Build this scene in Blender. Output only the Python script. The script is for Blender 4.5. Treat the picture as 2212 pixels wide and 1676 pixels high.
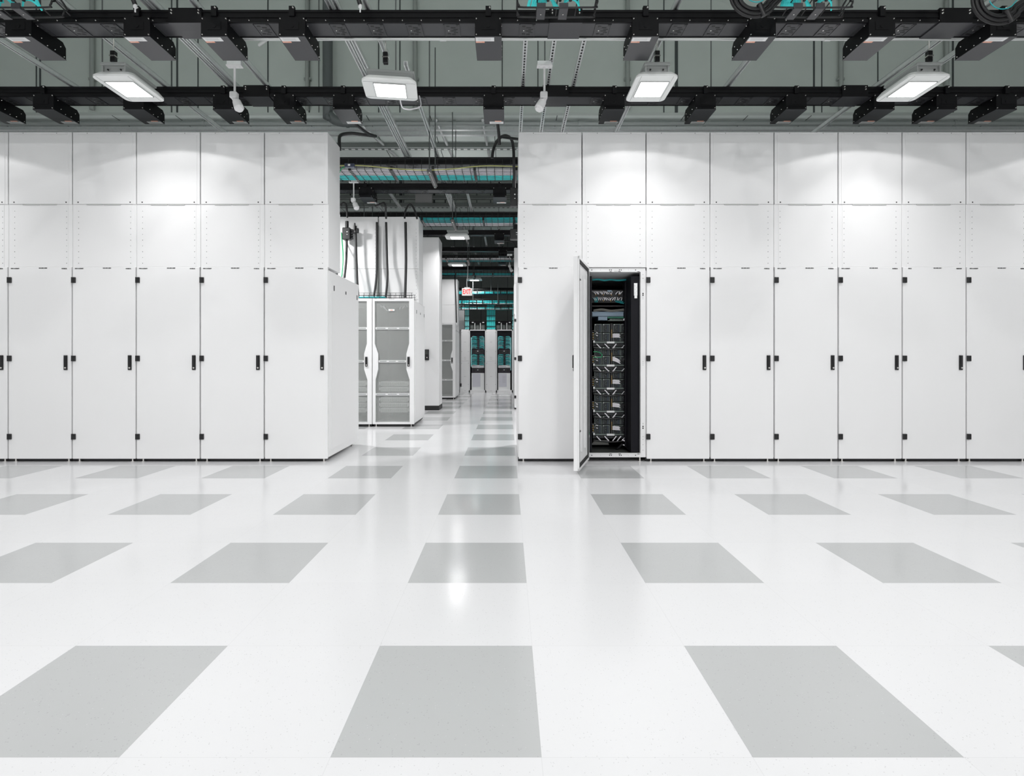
import bpy, math, random
from mathutils import Vector, Matrix
random.seed(7)
for o in list(bpy.data.objects): bpy.data.objects.remove(o)
SC = bpy.context.scene
COL = SC.collection

# ------------------------------------------------------------------ camera, exposure, lights
F, VX, VY, EYE = 1173.0, 1096.0, 775.0, 1.15      # focal length in pixels, vanishing point, eye height
cam_data = bpy.data.cameras.new('camera')
cam_data.sensor_width = 36.0
cam_data.lens = F / 2212.0 * 36.0
cam_data.shift_x = (1106.0 - VX) / 2212.0
cam_data.shift_y = -(838.0 - VY) / 2212.0
cam_data.clip_end = 200
cam = bpy.data.objects.new('camera', cam_data)
cam.location = (0, 0, EYE)
cam.rotation_euler = (math.pi / 2, 0, 0)
COL.objects.link(cam)
SC.camera = cam
SC.view_settings.view_transform = 'Standard'
SC.view_settings.look = 'None'
SC.view_settings.gamma = 1.0
SC.view_settings.use_curve_mapping = False
SC.view_settings.exposure = -1.45

world = bpy.data.worlds.new('world')
SC.world = world
world.use_nodes = True
world.node_tree.nodes['Background'].inputs[0].default_value = (0.9, 0.95, 1.0, 1)
world.node_tree.nodes['Background'].inputs[1].default_value = 0.2

LAMP_Z = 3.77
LAMP_POWER = 78.0
AISLE_POWER = 190.0
REAR_POWER = 170.0
LAMP_SPREAD = math.radians(150)

def lamp_or_fill_light(x, y, power, spread=LAMP_SPREAD, size=0.24, z=LAMP_Z - 0.012, parent=None):  # serves the visible lamps and the added unseen fill alike
    ld = bpy.data.lights.new('lamp_or_fill_light', 'AREA')
    ld.shape = 'RECTANGLE'; ld.size = size; ld.size_y = size * 1.15
    ld.energy = power; ld.spread = spread
    ld.color = (1.0, 0.992, 0.99)
    o = bpy.data.objects.new('lamp_or_fill_light', ld)
    o.location = (x, y, z)
    COL.objects.link(o)
    if parent:
        o.parent = parent; o.location = (x, y, z)
    return o

def wash_light(x, y, power, z=LAMP_Z - 0.02):
    ld = bpy.data.lights.new('lamp_wash', 'SPOT')
    ld.spot_size = math.radians(141); ld.spot_blend = 0.03; ld.energy = power; ld.shadow_soft_size = 0.03
    ld.color = (1.0, 0.992, 0.99)
    o = bpy.data.objects.new('lamp_wash', ld); o.location = (x, y, z); COL.objects.link(o)
    return o

def up_light(x, y, power):  # added fill that brightens walls and ceiling, not part of the fixtures
    ld = bpy.data.lights.new('fill_uplight', 'AREA')
    ld.size = 0.2; ld.energy = power; ld.color = (1.0, 0.992, 0.99)
    o = bpy.data.objects.new('fill_uplight', ld); o.location = (x, y, LAMP_Z + 0.43); o.rotation_euler = (math.pi, 0, 0)
    COL.objects.link(o)
    return o

def X(px, Y): return (px - VX) * Y / F            # world x of a picture column at depth Y
def Z(py, Y): return EYE + (VY - py) * Y / F      # world z of a picture row at depth Y

# ------------------------------------------------------------------ materials
MATS = {}
def mat(name, col, rough=0.5, metal=0.0, emit=None, estr=0.0, spec=0.5, coat=0.0, noise=0.0, nscale=30.0):
    if name in MATS: return MATS[name]
    m = bpy.data.materials.new(name); m.use_nodes = True
    nt = m.node_tree; b = nt.nodes['Principled BSDF']
    b.inputs['Base Color'].default_value = (*col, 1)
    b.inputs['Roughness'].default_value = rough
    b.inputs['Metallic'].default_value = metal
    b.inputs['Specular IOR Level'].default_value = spec
    b.inputs['Coat Weight'].default_value = coat
    if noise > 0:
        tc = nt.nodes.new('ShaderNodeTexCoord'); n = nt.nodes.new('ShaderNodeTexNoise')
        n.inputs['Scale'].default_value = nscale; n.inputs['Detail'].default_value = 4
        mr = nt.nodes.new('ShaderNodeMapRange')
        mr.inputs['To Min'].default_value = 1 - noise; mr.inputs['To Max'].default_value = 1 + noise
        mx = nt.nodes.new('ShaderNodeVectorMath'); mx.operation = 'SCALE'
        mx.inputs[0].default_value = col
        nt.links.new(tc.outputs['Object'], n.inputs['Vector'])
        nt.links.new(n.outputs['Fac'], mr.inputs['Value'])
        nt.links.new(mr.outputs['Result'], mx.inputs['Scale'])
        nt.links.new(mx.outputs['Vector'], b.inputs['Base Color'])
    if emit:
        b.inputs['Emission Color'].default_value = (*emit, 1)
        b.inputs['Emission Strength'].default_value = estr
    MATS[name] = m
    return m

WHITE = mat('white_powder_coat', (0.85, 0.85, 0.855), 0.42, spec=0.4, noise=0.012, nscale=3)
WHITE_FRAME = mat('white_frame_paint', (0.82, 0.82, 0.825), 0.45)
SEAMGREY = mat('seam_grey', (0.33, 0.35, 0.34), 0.6)
BLACKP = mat('black_powder_coat', (0.0035, 0.0035, 0.0045), 0.5, spec=0.18, noise=0.15, nscale=80)
BUSUNDER = mat('black_anodised_lit_tone', (0.045, 0.046, 0.051), 0.36, spec=0.5, noise=0.08, nscale=60)  # black anodised undersides; light off the floor put into this greyer base
BLACKPL = mat('black_plastic', (0.012, 0.012, 0.013), 0.35)
DARKMETAL = mat('dark_rack_steel', (0.006, 0.006, 0.009), 0.55, spec=0.2)
GALV = mat('galvanised_steel', (0.82, 0.84, 0.84), 0.34, 0.65, noise=0.10, nscale=25)
STEEL = mat('bright_screw_steel', (0.85, 0.83, 0.80), 0.25, 0.9)
CONDUIT = mat('painted_conduit', (0.72, 0.74, 0.73), 0.35, 0.4)
GREYWALL = mat('grey_green_wall_panel', (0.45, 0.505, 0.47), 0.75, noise=0.05, nscale=2.5)
GREYWALL2 = mat('grey_green_soffit_panel', (0.62, 0.68, 0.65), 0.6, noise=0.05, nscale=2)
DARKWALL = mat('dark_grey_far_wall', (0.16, 0.18, 0.17), 0.8, noise=0.06, nscale=2)
SEAM = mat('dark_panel_seam', (0.045, 0.055, 0.055), 0.7)
LAMPW = mat('lamp_white_housing', (0.93, 0.95, 0.935), 0.35)
LAMPG = mat('lamp_grey_bracket', (0.42, 0.44, 0.43), 0.45)
DIFF = mat('lit_diffuser', (0.9, 0.9, 0.9), 0.5, emit=(1, 1, 1), estr=14.0)
TEAL = mat('teal_cable_jacket', (0.06, 0.80, 0.80), 0.4)
TEALD = mat('deep_teal_cable_jacket', (0.025, 0.45, 0.48), 0.4)
BLUEC = mat('blue_cable_jacket', (0.03, 0.17, 0.42), 0.4)
WHITEC = mat('white_cable_jacket', (0.88, 0.86, 0.90), 0.4)
BLACKC = mat('black_cable_jacket', (0.011, 0.011, 0.012), 0.45)
GREENC = mat('green_ground_wire', (0.01, 0.33, 0.12), 0.4)
YELLOWC = mat('yellow_green_ground_wire', (0.42, 0.43, 0.15), 0.4)
PAPER = mat('white_label_paper', (0.85, 0.86, 0.86), 0.6)
ORANGE = mat('orange_warning_label', (0.85, 0.42, 0.30), 0.6)
INK = mat('black_ink', (0.012, 0.012, 0.012), 0.6)
SERVER = mat('server_grille_grey', (0.62, 0.64, 0.62), 0.45)
BLUEGREY = mat('blue_grey_switch', (0.24, 0.32, 0.40), 0.4, 0.3)
PCB = mat('green_circuit_board', (0.02, 0.16, 0.10), 0.5)
MODULE = mat('fan_module_dark', (0.02, 0.024, 0.027), 0.35, 0.2)
MODULEB = mat('fan_module_blue_strip', (0.02, 0.035, 0.055), 0.3)
MODFRAME = mat('module_frame_grey', (0.20, 0.24, 0.22), 0.4, 0.5)
BRASS = mat('brass_contact', (0.55, 0.33, 0.08), 0.35, 0.8)
BASEB = mat('black_rubber_base', (0.012, 0.012, 0.012), 0.5)
REDS = mat('lit_red_letters', (0.8, 0.03, 0.03), 0.5, emit=(1.0, 0.04, 0.04), estr=0.7)
SIGNW = mat('exit_sign_white', (0.8, 0.78, 0.76), 0.4, emit=(1, 0.93, 0.9), estr=0.25)
GASKET = mat('black_door_gasket', (0.01, 0.01, 0.01), 0.7)
LIGHTPANEL = mat('pale_screen_panel', (0.62, 0.62, 0.68), 0.4)
PURPLE = mat('dark_violet_fascia', (0.03, 0.022, 0.035), 0.4)

def perforated():
    m = bpy.data.materials.new('perforated_grey_steel'); m.use_nodes = True
    nt = m.node_tree; b = nt.nodes['Principled BSDF']; out = nt.nodes['Material Output']
    b.inputs['Base Color'].default_value = (0.56, 0.58, 0.565, 1); b.inputs['Roughness'].default_value = 0.5
    tr = nt.nodes.new('ShaderNodeBsdfTransparent'); mx = nt.nodes.new('ShaderNodeMixShader')
    mx.inputs[0].default_value = 0.33
    nt.links.new(tr.outputs[0], mx.inputs[1]); nt.links.new(b.outputs[0], mx.inputs[2])
    nt.links.new(mx.outputs[0], out.inputs[0])
    return m
PERF = perforated()

def floor_material():
    m = bpy.data.materials.new('vinyl_tile_floor'); m.use_nodes = True
    nt = m.node_tree; N = nt.nodes; L = nt.links; b = N['Principled BSDF']
    geo = N.new('ShaderNodeTexCoord'); sep = N.new('ShaderNodeSeparateXYZ')
    L.new(geo.outputs['Object'], sep.inputs[0])
    def math_(op, a, bb=None, c=None):
        n = N.new('ShaderNodeMath'); n.operation = op
        for i, v in enumerate((a, bb, c)):
            if v is None: continue
            if isinstance(v, (int, float)): n.inputs[i].default_value = v
            else: L.new(v, n.inputs[i])
        return n.outputs[0]
    T = 0.6096
    u = math_('DIVIDE', math_('SUBTRACT', sep.outputs[0], -0.511), T)
    v = math_('DIVIDE', math_('SUBTRACT', sep.outputs[1], 1.567), T)
    um = math_('FLOORED_MODULO', u, 2.0) ; vm = math_('FLOORED_MODULO', v, 2.0)
    dark = math_('MULTIPLY', math_('LESS_THAN', um, 1.0), math_('LESS_THAN', vm, 1.0))
    fu = math_('PINGPONG', u, 0.5); fv = math_('PINGPONG', v, 0.5)
    seam = math_('LESS_THAN', math_('MINIMUM', fu, fv), 0.0016)
    # per tile tint
    cmb = N.new('ShaderNodeCombineXYZ')
    L.new(math_('FLOOR', u), cmb.inputs[0]); L.new(math_('FLOOR', v), cmb.inputs[1])
    wn = N.new('ShaderNodeTexWhiteNoise'); wn.noise_dimensions = '2D'; L.new(cmb.outputs[0], wn.inputs['Vector'])
    mix = N.new('ShaderNodeMix'); mix.data_type = 'RGBA'
    mix.inputs[6].default_value = (0.64, 0.64, 0.652, 1); mix.inputs[7].default_value = (0.42, 0.427, 0.43, 1)
    L.new(dark, mix.inputs[0])
    vor = N.new('ShaderNodeTexVoronoi'); vor.inputs['Scale'].default_value = 95.0
    L.new(geo.outputs['Object'], vor.inputs['Vector'])
    n2 = N.new('ShaderNodeTexNoise'); n2.inputs['Scale'].default_value = 40.0; n2.inputs['Detail'].default_value = 3
    L.new(geo.outputs['Object'], n2.inputs['Vector'])
    fleck = math_('MULTIPLY', math_('LESS_THAN', vor.outputs['Distance'], 0.17), math_('GREATER_THAN', n2.outputs['Fac'], 0.52))
    white_fleck = math_('MULTIPLY', math_('MULTIPLY', math_('LESS_THAN', vor.outputs['Distance'], 0.13), math_('LESS_THAN', n2.outputs['Fac'], 0.40)), dark)
    s1 = math_('SUBTRACT', 1.0, math_('MULTIPLY', fleck, 0.20))
    s2 = math_('ADD', s1, math_('MULTIPLY', white_fleck, 0.30))
    s3 = math_('SUBTRACT', s2, math_('MULTIPLY', seam, 0.09))
    s4 = math_('ADD', s3, math_('MULTIPLY', math_('SUBTRACT', wn.outputs['Value'], 0.5), 0.02))
    sc = N.new('ShaderNodeVectorMath'); sc.operation = 'SCALE'
    L.new(mix.outputs[2], sc.inputs[0]); L.new(s4, sc.inputs['Scale'])
    L.new(sc.outputs[0], b.inputs['Base Color'])
    n3 = N.new('ShaderNodeTexNoise'); n3.inputs['Scale'].default_value = 1.3; n3.inputs['Detail'].default_value = 5
    L.new(geo.outputs['Object'], n3.inputs['Vector'])
    mr = N.new('ShaderNodeMapRange'); mr.inputs['To Min'].default_value = 0.10; mr.inputs['To Max'].default_value = 0.2
    L.new(n3.outputs['Fac'], mr.inputs['Value']); L.new(mr.outputs[0], b.inputs['Roughness'])
    b.inputs['Specular IOR Level'].default_value = 0.33
    bp = N.new('ShaderNodeBump'); bp.inputs['Strength'].default_value = 0.04; bp.inputs['Distance'].default_value = 0.01
    n4 = N.new('ShaderNodeTexNoise'); n4.inputs['Scale'].default_value = 9; L.new(geo.outputs['Object'], n4.inputs['Vector'])
    L.new(n4.outputs['Fac'], bp.inputs['Height']); L.new(bp.outputs[0], b.inputs['Normal'])
    return m
FLOOR = floor_material()

# ------------------------------------------------------------------ mesh building
class MB:
    def __init__(s, *mats):
        s.v = []; s.f = []; s.mi = []; s.mats = list(mats); s.sm = []
    def _m(s, m):
        if m is None: return 0
        if m not in s.mats: s.mats.append(m)
        return s.mats.index(m)
    def add(s, vs, fs, m=None, smooth=False):
        n = len(s.v); s.v += [tuple(p) for p in vs]; i = s._m(m)
        for f in fs: s.f.append([n + k for k in f]); s.mi.append(i); s.sm.append(smooth)
    def box(s, x0, x1, y0, y1, z0, z1, m=None, b=0.0):
        if b <= 0:
            vs = [(x, y, z) for z in (z0, z1) for y in (y0, y1) for x in (x0, x1)]
            s.add(vs, [(0, 2, 3, 1), (4, 5, 7, 6), (0, 1, 5, 4), (2, 6, 7, 3), (0, 4, 6, 2), (1, 3, 7, 5)], m)
            return
        # chamfered box
        vs = []; idx = {}
        for a in (0, 1):
            for c in (0, 1):
                for d in (0, 1):
                    x = (x0, x1)[a]; y = (y0, y1)[c]; z = (z0, z1)[d]
                    ix = x + (b if a == 0 else -b); iy = y + (b if c == 0 else -b); iz = z + (b if d == 0 else -b)
                    for k, p in enumerate(((x, iy, iz), (ix, y, iz), (ix, iy, z))):
                        idx[a, c, d, k] = len(vs); vs.append(p)
        g = lambda a, c, d, k: idx[a, c, d, k]
        fs = []
        for a in (0, 1):
            q = [g(a, 0, 0, 0), g(a, 1, 0, 0), g(a, 1, 1, 0), g(a, 0, 1, 0)]; fs.append(q if a else q[::-1])
            q = [g(0, a, 0, 1), g(1, a, 0, 1), g(1, a, 1, 1), g(0, a, 1, 1)]; fs.append(q[::-1] if a else q)
            q = [g(0, 0, a, 2), g(1, 0, a, 2), g(1, 1, a, 2), g(0, 1, a, 2)]; fs.append(q if a else q[::-1])
        for a in (0, 1):
            for c in (0, 1):
                fs.append([g(a, c, 0, 0), g(a, c, 1, 0), g(a, c, 1, 1), g(a, c, 0, 1)])
                fs.append([g(a, 0, c, 0), g(a, 1, c, 0), g(a, 1, c, 2), g(a, 0, c, 2)])
                fs.append([g(0, a, c, 1), g(1, a, c, 1), g(1, a, c, 2), g(0, a, c, 2)])
                for d in (0, 1): fs.append([g(a, c, d, 0), g(a, c, d, 1), g(a, c, d, 2)])
        s.add(vs, fs, m)
    def prism_y(s, pts, y0, y1, m=None):             # polygon in x,z extruded along y
        n = len(pts); vs = [(x, y0, z) for x, z in pts] + [(x, y1, z) for x, z in pts]
        fs = [list(range(n)), list(range(2 * n - 1, n - 1, -1))]
        for i in range(n): j = (i + 1) % n; fs.append([i, n + i, n + j, j])
        s.add(vs, fs, m)
    def prism_z(s, pts, z0, z1, m=None, top_scale=1.0):
        n = len(pts)
        vs = [(x, y, z0) for x, y in pts] + [(x * top_scale, y * top_scale, z1) for x, y in pts]
        fs = [list(range(n))[::-1], list(range(n, 2 * n))]
        for i in range(n): j = (i + 1) % n; fs.append([i, j, n + j, n + i])
        s.add(vs, fs, m)
    def prism_x(s, pts, x0, x1, m=None):             # polygon in y,z extruded along x
        n = len(pts); vs = [(x0, y, z) for y, z in pts] + [(x1, y, z) for y, z in pts]
        fs = [list(range(n)), list(range(2 * n - 1, n - 1, -1))]
        for i in range(n): j = (i + 1) % n; fs.append([i, n + i, n + j, j])
        s.add(vs, fs, m)
    def cyl(s, p0, p1, r, m=None, n=10, r1=None, caps=True):
        p0 = Vector(p0); p1 = Vector(p1); d = (p1 - p0).normalized()
        a = d.orthogonal().normalized(); b = d.cross(a); r1 = r if r1 is None else r1
        vs = []
        for p, rr in ((p0, r), (p1, r1)):
            for i in range(n):
                t = 2 * math.pi * i / n; vs.append(p + a * math.cos(t) * rr + b * math.sin(t) * rr)
        fs = [[i, (i + 1) % n, n + (i + 1) % n, n + i] for i in range(n)]
        s.add(vs, fs, m, True)
        if caps: s.add(vs, [list(range(n))[::-1], list(range(n, 2 * n))], m)
    def tube(s, pts, r, m=None, n=8, closed=False, smooth=0):
        P = [Vector(p) for p in pts]
        if smooth and len(P) > 2:
            Q = []; K = len(P)
            seg = K if closed else K - 1
            for i in range(seg):
                p0 = P[(i - 1) % K] if (closed or i > 0) else P[0]
                p1 = P[i]; p2 = P[(i + 1) % K]
                p3 = P[(i + 2) % K] if (closed or i + 2 < K) else P[-1]
                for k in range(smooth):
                    t = k / smooth
                    Q.append(0.5 * ((2 * p1) + (-p0 + p2) * t + (2 * p0 - 5 * p1 + 4 * p2 - p3) * t * t + (-p0 + 3 * p1 - 3 * p2 + p3) * t ** 3))
            if not closed: Q.append(P[-1])
            P = Q
        K = len(P); vs = []; prev = None
        for i in range(K):
            if closed: d = P[(i + 1) % K] - P[(i - 1) % K]
            else: d = P[min(i + 1, K - 1)] - P[max(i - 1, 0)]
            d.normalize()
            a = d.orthogonal().normalized() if prev is None else (prev - d * prev.dot(d)).normalized()
            prev = a; b = d.cross(a)
            for k in range(n):
                t = 2 * math.pi * k / n; vs.append(P[i] + a * math.cos(t) * r + b * math.sin(t) * r)
        fs = []
        for i in range(K if closed else K - 1):
            j = (i + 1) % K
            for k in range(n): fs.append([i * n + k, i * n + (k + 1) % n, j * n + (k + 1) % n, j * n + k])
        s.add(vs, fs, m, True)
        if not closed: s.add(vs, [list(range(n))[::-1], list(range((K - 1) * n, K * n))], m)
    def bar(s, p0, p1, w, m=None): s.tube([p0, p1], w, m, n=4)
    def disc(s, x, y, z, r, m=None, n=8, t=0.001):    # thin raised disc facing -y
        s.cyl((x, y, z), (x, y - t, z), r, m, n)
    def mesh(s, name):
        me = bpy.data.meshes.new(name); me.from_pydata(s.v, [], s.f)
        for m in s.mats: me.materials.append(m)
        for p, i, sm in zip(me.polygons, s.mi, s.sm): p.material_index = i; p.use_smooth = sm
        me.validate(); me.update()
        return me
    def build(s, name, parent=None, loc=(0, 0, 0), rot=(0, 0, 0)):
        o = bpy.data.objects.new(name, s.mesh(name)); COL.objects.link(o)
        o.location = loc; o.rotation_euler = rot
        if parent: o.parent = parent
        return o

def tag(o, label=None, cat=None, group=None, kind=None):
    if label: o['label'] = label
    if cat: o['category'] = cat
    if group: o['group'] = group
    if kind: o['kind'] = kind
    return o
def empty(name, loc, label, cat, group=None, rz=0.0):
    o = bpy.data.objects.new(name, None); COL.objects.link(o); o.empty_display_size = 0.1
    o.location = loc; o.rotation_euler = (0, 0, rz)
    return tag(o, label, cat, group)
def dup(root, loc=None, label=None, group=None, rz=None, parent=None):
    r = root.copy(); COL.objects.link(r)
    if loc is not None: r.location = loc
    if rz is not None: r.rotation_euler = (0, 0, rz)
    if label: r['label'] = label
    if group: r['group'] = group
    if parent: r.parent = parent
    for ch in list(root.children): dup(ch, parent=r)
    return r
def struct(name, mb): return tag(mb.build(name), kind='structure')

def text_part(txt, size, m, parent, loc, rot=(math.pi / 2, 0, 0), name='label_text', extrude=0.0004, align='CENTER', bold=0.0):
    cu = bpy.data.curves.new(name, 'FONT'); cu.body = txt; cu.size = size; cu.extrude = extrude
    cu.align_x = align; cu.align_y = 'CENTER'; cu.offset = bold
    tmp = bpy.data.objects.new(name, cu); COL.objects.link(tmp)
    dg = bpy.context.evaluated_depsgraph_get()
    me = bpy.data.meshes.new_from_object(tmp.evaluated_get(dg))
    bpy.data.objects.remove(tmp)
    me.materials.clear(); me.materials.append(m)
    o = bpy.data.objects.new(name, me); COL.objects.link(o)
    o.parent = parent; o.location = loc; o.rotation_euler = rot
    return o

ORD = ['first', 'second', 'third', 'fourth', 'fifth', 'sixth', 'seventh', 'eighth', 'ninth', 'tenth', 'eleventh', 'twelfth', 'thirteenth', 'fourteenth', 'fifteenth', 'sixteenth', 'seventeenth']

# ================================================================== THE ROOM
XL, XR, YB, YF, ZC = -11.0, 11.5, -4.0, 22.5, 8.6
b = MB(FLOOR); b.box(XL, XR, YB, YF, -0.1, 0.0); struct('floor', b)
b = MB(GREYWALL); b.box(XL, XR, YB, YF, ZC, ZC + 0.1); struct('ceiling', b)
b = MB(WHITE); b.box(XL - 0.1, XL, YB, YF, 0, ZC); struct('wall_left', b)
b = MB(WHITE); b.box(XR, XR + 0.1, YB, YF, 0, ZC); struct('wall_right', b)
b = MB(WHITE); b.box(XL, XR, YB - 0.1, YB, 0, ZC); struct('wall_behind', b)
b = MB(DARKWALL)
b.box(XL, XR, YF, YF + 0.1, 0, ZC)
for i in range(20): b.box(XL + 1.1 * i, XL + 1.1 * i + 0.02, YF - 0.006, YF, 0, ZC, SEAM)
struct('wall_far', b)

# bulkhead 1: the grey panelled wall above the second aisle, its underside a low ceiling
def bulkhead(name, y0, y1, z0, seams, back_seams):
    b = MB(GREYWALL)
    b.box(XL, XR, y0, y0 + 0.12, z0, ZC)
    b.box(XL, XR, y1 - 0.12, y1, z0, ZC)
    b.box(XL, XR, y0 + 0.12, y1 - 0.12, z0, z0 + 0.1, GREYWALL2)
    for px, w in seams:
        x = X(px, y0); b.box(x - w / 2, x + w / 2, y0 - 0.008, y0 + 0.01, z0, ZC, SEAM)
    for k in range(19):
        x = XL + 0.4 + 1.15 * k
        b.box(x - 0.006, x + 0.006, y0 + 0.12, y1 - 0.12, z0 - 0.004, z0 + 0.01, SEAM)
    b.box(XL, XR, y0 + 2.2, y0 + 2.215, z0 - 0.004, z0 + 0.01, SEAM)
    return struct(name, b)
SOF = 5.55
bulkhead('wall_bulkhead_front', 9.7, 13.2, SOF,
         [(79, .02), (87, .03), (371, .02), (383, .03), (428, .018), (579, .02), (668, .02), (689, .012), (703, .012), (712, .012), (818, .018), (864, .02), (1085, .018), (1162, .016),
          (1434, .018), (1461, .055), (1758, .03), (1775, .016), (1896, .018), (2058, .03)], [])
bulkhead('wall_bulkhead_rear', 15.75, 19.3, SOF,
         [(757, .03), (797, .02), (843, .02), (854, .02), (866, .09), (872, .02), (938, .05), (962, .03), (978, .03), (1010, .02), (1030, .02), (1060, .02)], [])
b = MB(mat('pale_duct_panel', (0.40, 0.40, 0.40), 0.6)); b.box(X(898, 15.7), X(934, 15.7), 15.62, 15.74, SOF + 0.05, ZC - 0.02)
tag(b.build('duct_cover'), 'pale grey vertical duct cover on the rear bulkhead above the column', 'duct')

# vertical conduits on the front bulkhead
for i, (px, r) in enumerate([(195, .03), (662, .028), (896, .03), (1357, .03), (1820, .03), (2049, .028)]):
    b = MB(mat('conduit_grey_paint', (0.30, 0.33, 0.31), 0.5, 0.3)); x = X(px, 9.6)
    b.cyl((x, 9.64, SOF + 0.02), (x, 9.64, ZC), r * 1.3, n=12)
    for z in (6.1, 7.2, 8.2): b.box(x - .06, x + .06, 9.63, 9.69, z, z + .04)
    names = ['leftmost vertical grey conduit on the bulkhead wall, above the first ceiling lamp',
             'vertical grey conduit on the bulkhead left of the dark drain pipe',
             'vertical grey conduit on the bulkhead just right of the brightest lamp',
             'vertical grey conduit on the bulkhead above the third lamp, left side of it',
             'vertical grey conduit on the bulkhead left of the rightmost lamp',
             'vertical grey conduit on the bulkhead above the rightmost lamp']
    tag(b.build('vertical_conduit'), names[i], 'conduit', 'vertical conduits on the bulkhead wall')
# dark drain pipe with elbow
b = MB(mat('dark_pipe_paint', (0.10, 0.115, 0.115), 0.45, 0.2))
xx = X(708, 9.5)
b.tube([(xx, 9.5, ZC), (xx, 9.5, 5.6), (xx + .03, 9.5, 5.42), (xx + .16, 9.55, 5.33), (xx + .5, 9.6, 5.33)], .085, n=14, smooth=4)
b.cyl((xx, 9.5, 5.72), (xx, 9.5, 5.78), .10, n=14); b.cyl((xx + .3, 9.58, 5.33), (xx + .34, 9.58, 5.33), .10, n=14)
tag(b.build('drain_pipe'), 'dark vertical drain pipe with an elbow, left of the brightest lamp', 'pipe')

# horizontal pipes and beams under the bulkhead soffit
def hbar(name, y, z, r, mt, label, cat, x0=XL, x1=XR, square=False, holes=False, flange=0.0):
    b = MB(mt)
    if square:
        b.box(x0, x1, y - r, y + r, z - r, z + r)
        b.box(x0, x1, y - r - .004, y - r, z - r, z - r + .012, GALV); 
        if holes:
            x = max(x0, -4.0)
            while x < min(x1, 1.5): b.box(x, x + .075, y - r * .3, y + r * .6, z - r - .003, z - r, PAPER); x += .135
    else:
        b.cyl((x0, y, z), (x1, y, z), r, n=12)
        x = x0 + .8
        while x < x1: b.cyl((x, y, z), (x + .05, y, z), r * 1.2, n=12); x += 2.3
    return tag(b.build(name), label, cat)
hbar('sprinkler_pipe', 9.98, SOF - .07, .045, mat('pipe_grey_green', (.28, .31, .30), .4, .4), 'grey horizontal pipe clamped under the front soffit edge', 'pipe')
hbar('support_beam', 10.25, SOF - .06, .03, GALV, 'slim galvanised beam just behind the soffit pipe', 'beam', square=True)
hbar('support_beam', 10.50, SOF - .05, .035, GALV, 'galvanised beam under the soffit between the pipe and the slotted beam', 'beam', square=True)
hbar('slotted_beam', 11.10, SOF - .06, .055, mat('beam_grey', (.20, .22, .21), .5, .3), 'grey slotted steel beam across the soffit above the aisle', 'beam', square=True, holes=True)
hbar('slotted_beam', 15.66, SOF + .02, .06, mat('beam_grey', (.2, .2, .2)), 'grey slotted beam along the bottom edge of the rear bulkhead', 'beam', square=True, holes=True)
hbar('support_beam', 15.68, SOF + .25, .05, mat('beam_grey', (.2, .2, .2)), 'plain grey beam across the face of the rear bulkhead', 'beam', square=True)
for y, lab in ((17.2, 'thin pale pipe under the rear soffit, nearer one'), (18.6, 'thin pale pipe under the rear soffit, farther one')):
    hbar('sprinkler_pipe', y, SOF - .08, .05, CONDUIT, lab, 'pipe')
# diagonal braces under the soffit
for i, (xa, xb) in enumerate([(-2.75, -2.15), (-1.3, -1.1), (-.45, -.35)]):
    b = MB(GALV); b.bar((xa, 9.9, SOF - .05), (xb, 12.9, SOF - .05), .03)
    tag(b.build('soffit_brace'), ['slanting steel brace under the soffit beside the left cabinets', 'steel brace under the soffit left of the hanging rods', 'steel brace under the soffit right of the hanging rods'][i], 'brace')

# painted horizontal conduit behind the first busway
b = MB(CONDUIT); yc = 5.05; zc = Z(84, yc)
b.tube([(X(560, 5.2), 5.2, zc + .03), (X(585, yc), yc, zc + .015), (X(610, yc), yc, zc), (X(640, yc), yc, zc), (5.6, yc, zc)], .016, n=10, smooth=3)
for px in (950, 1400, 1780, 2130):
    b.cyl((X(px, yc), yc, zc), (X(px, yc) + .06, yc, zc), .021, n=10)
tag(b.build('ceiling_conduit'), 'bright white horizontal conduit right behind the near busway', 'conduit')

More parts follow.
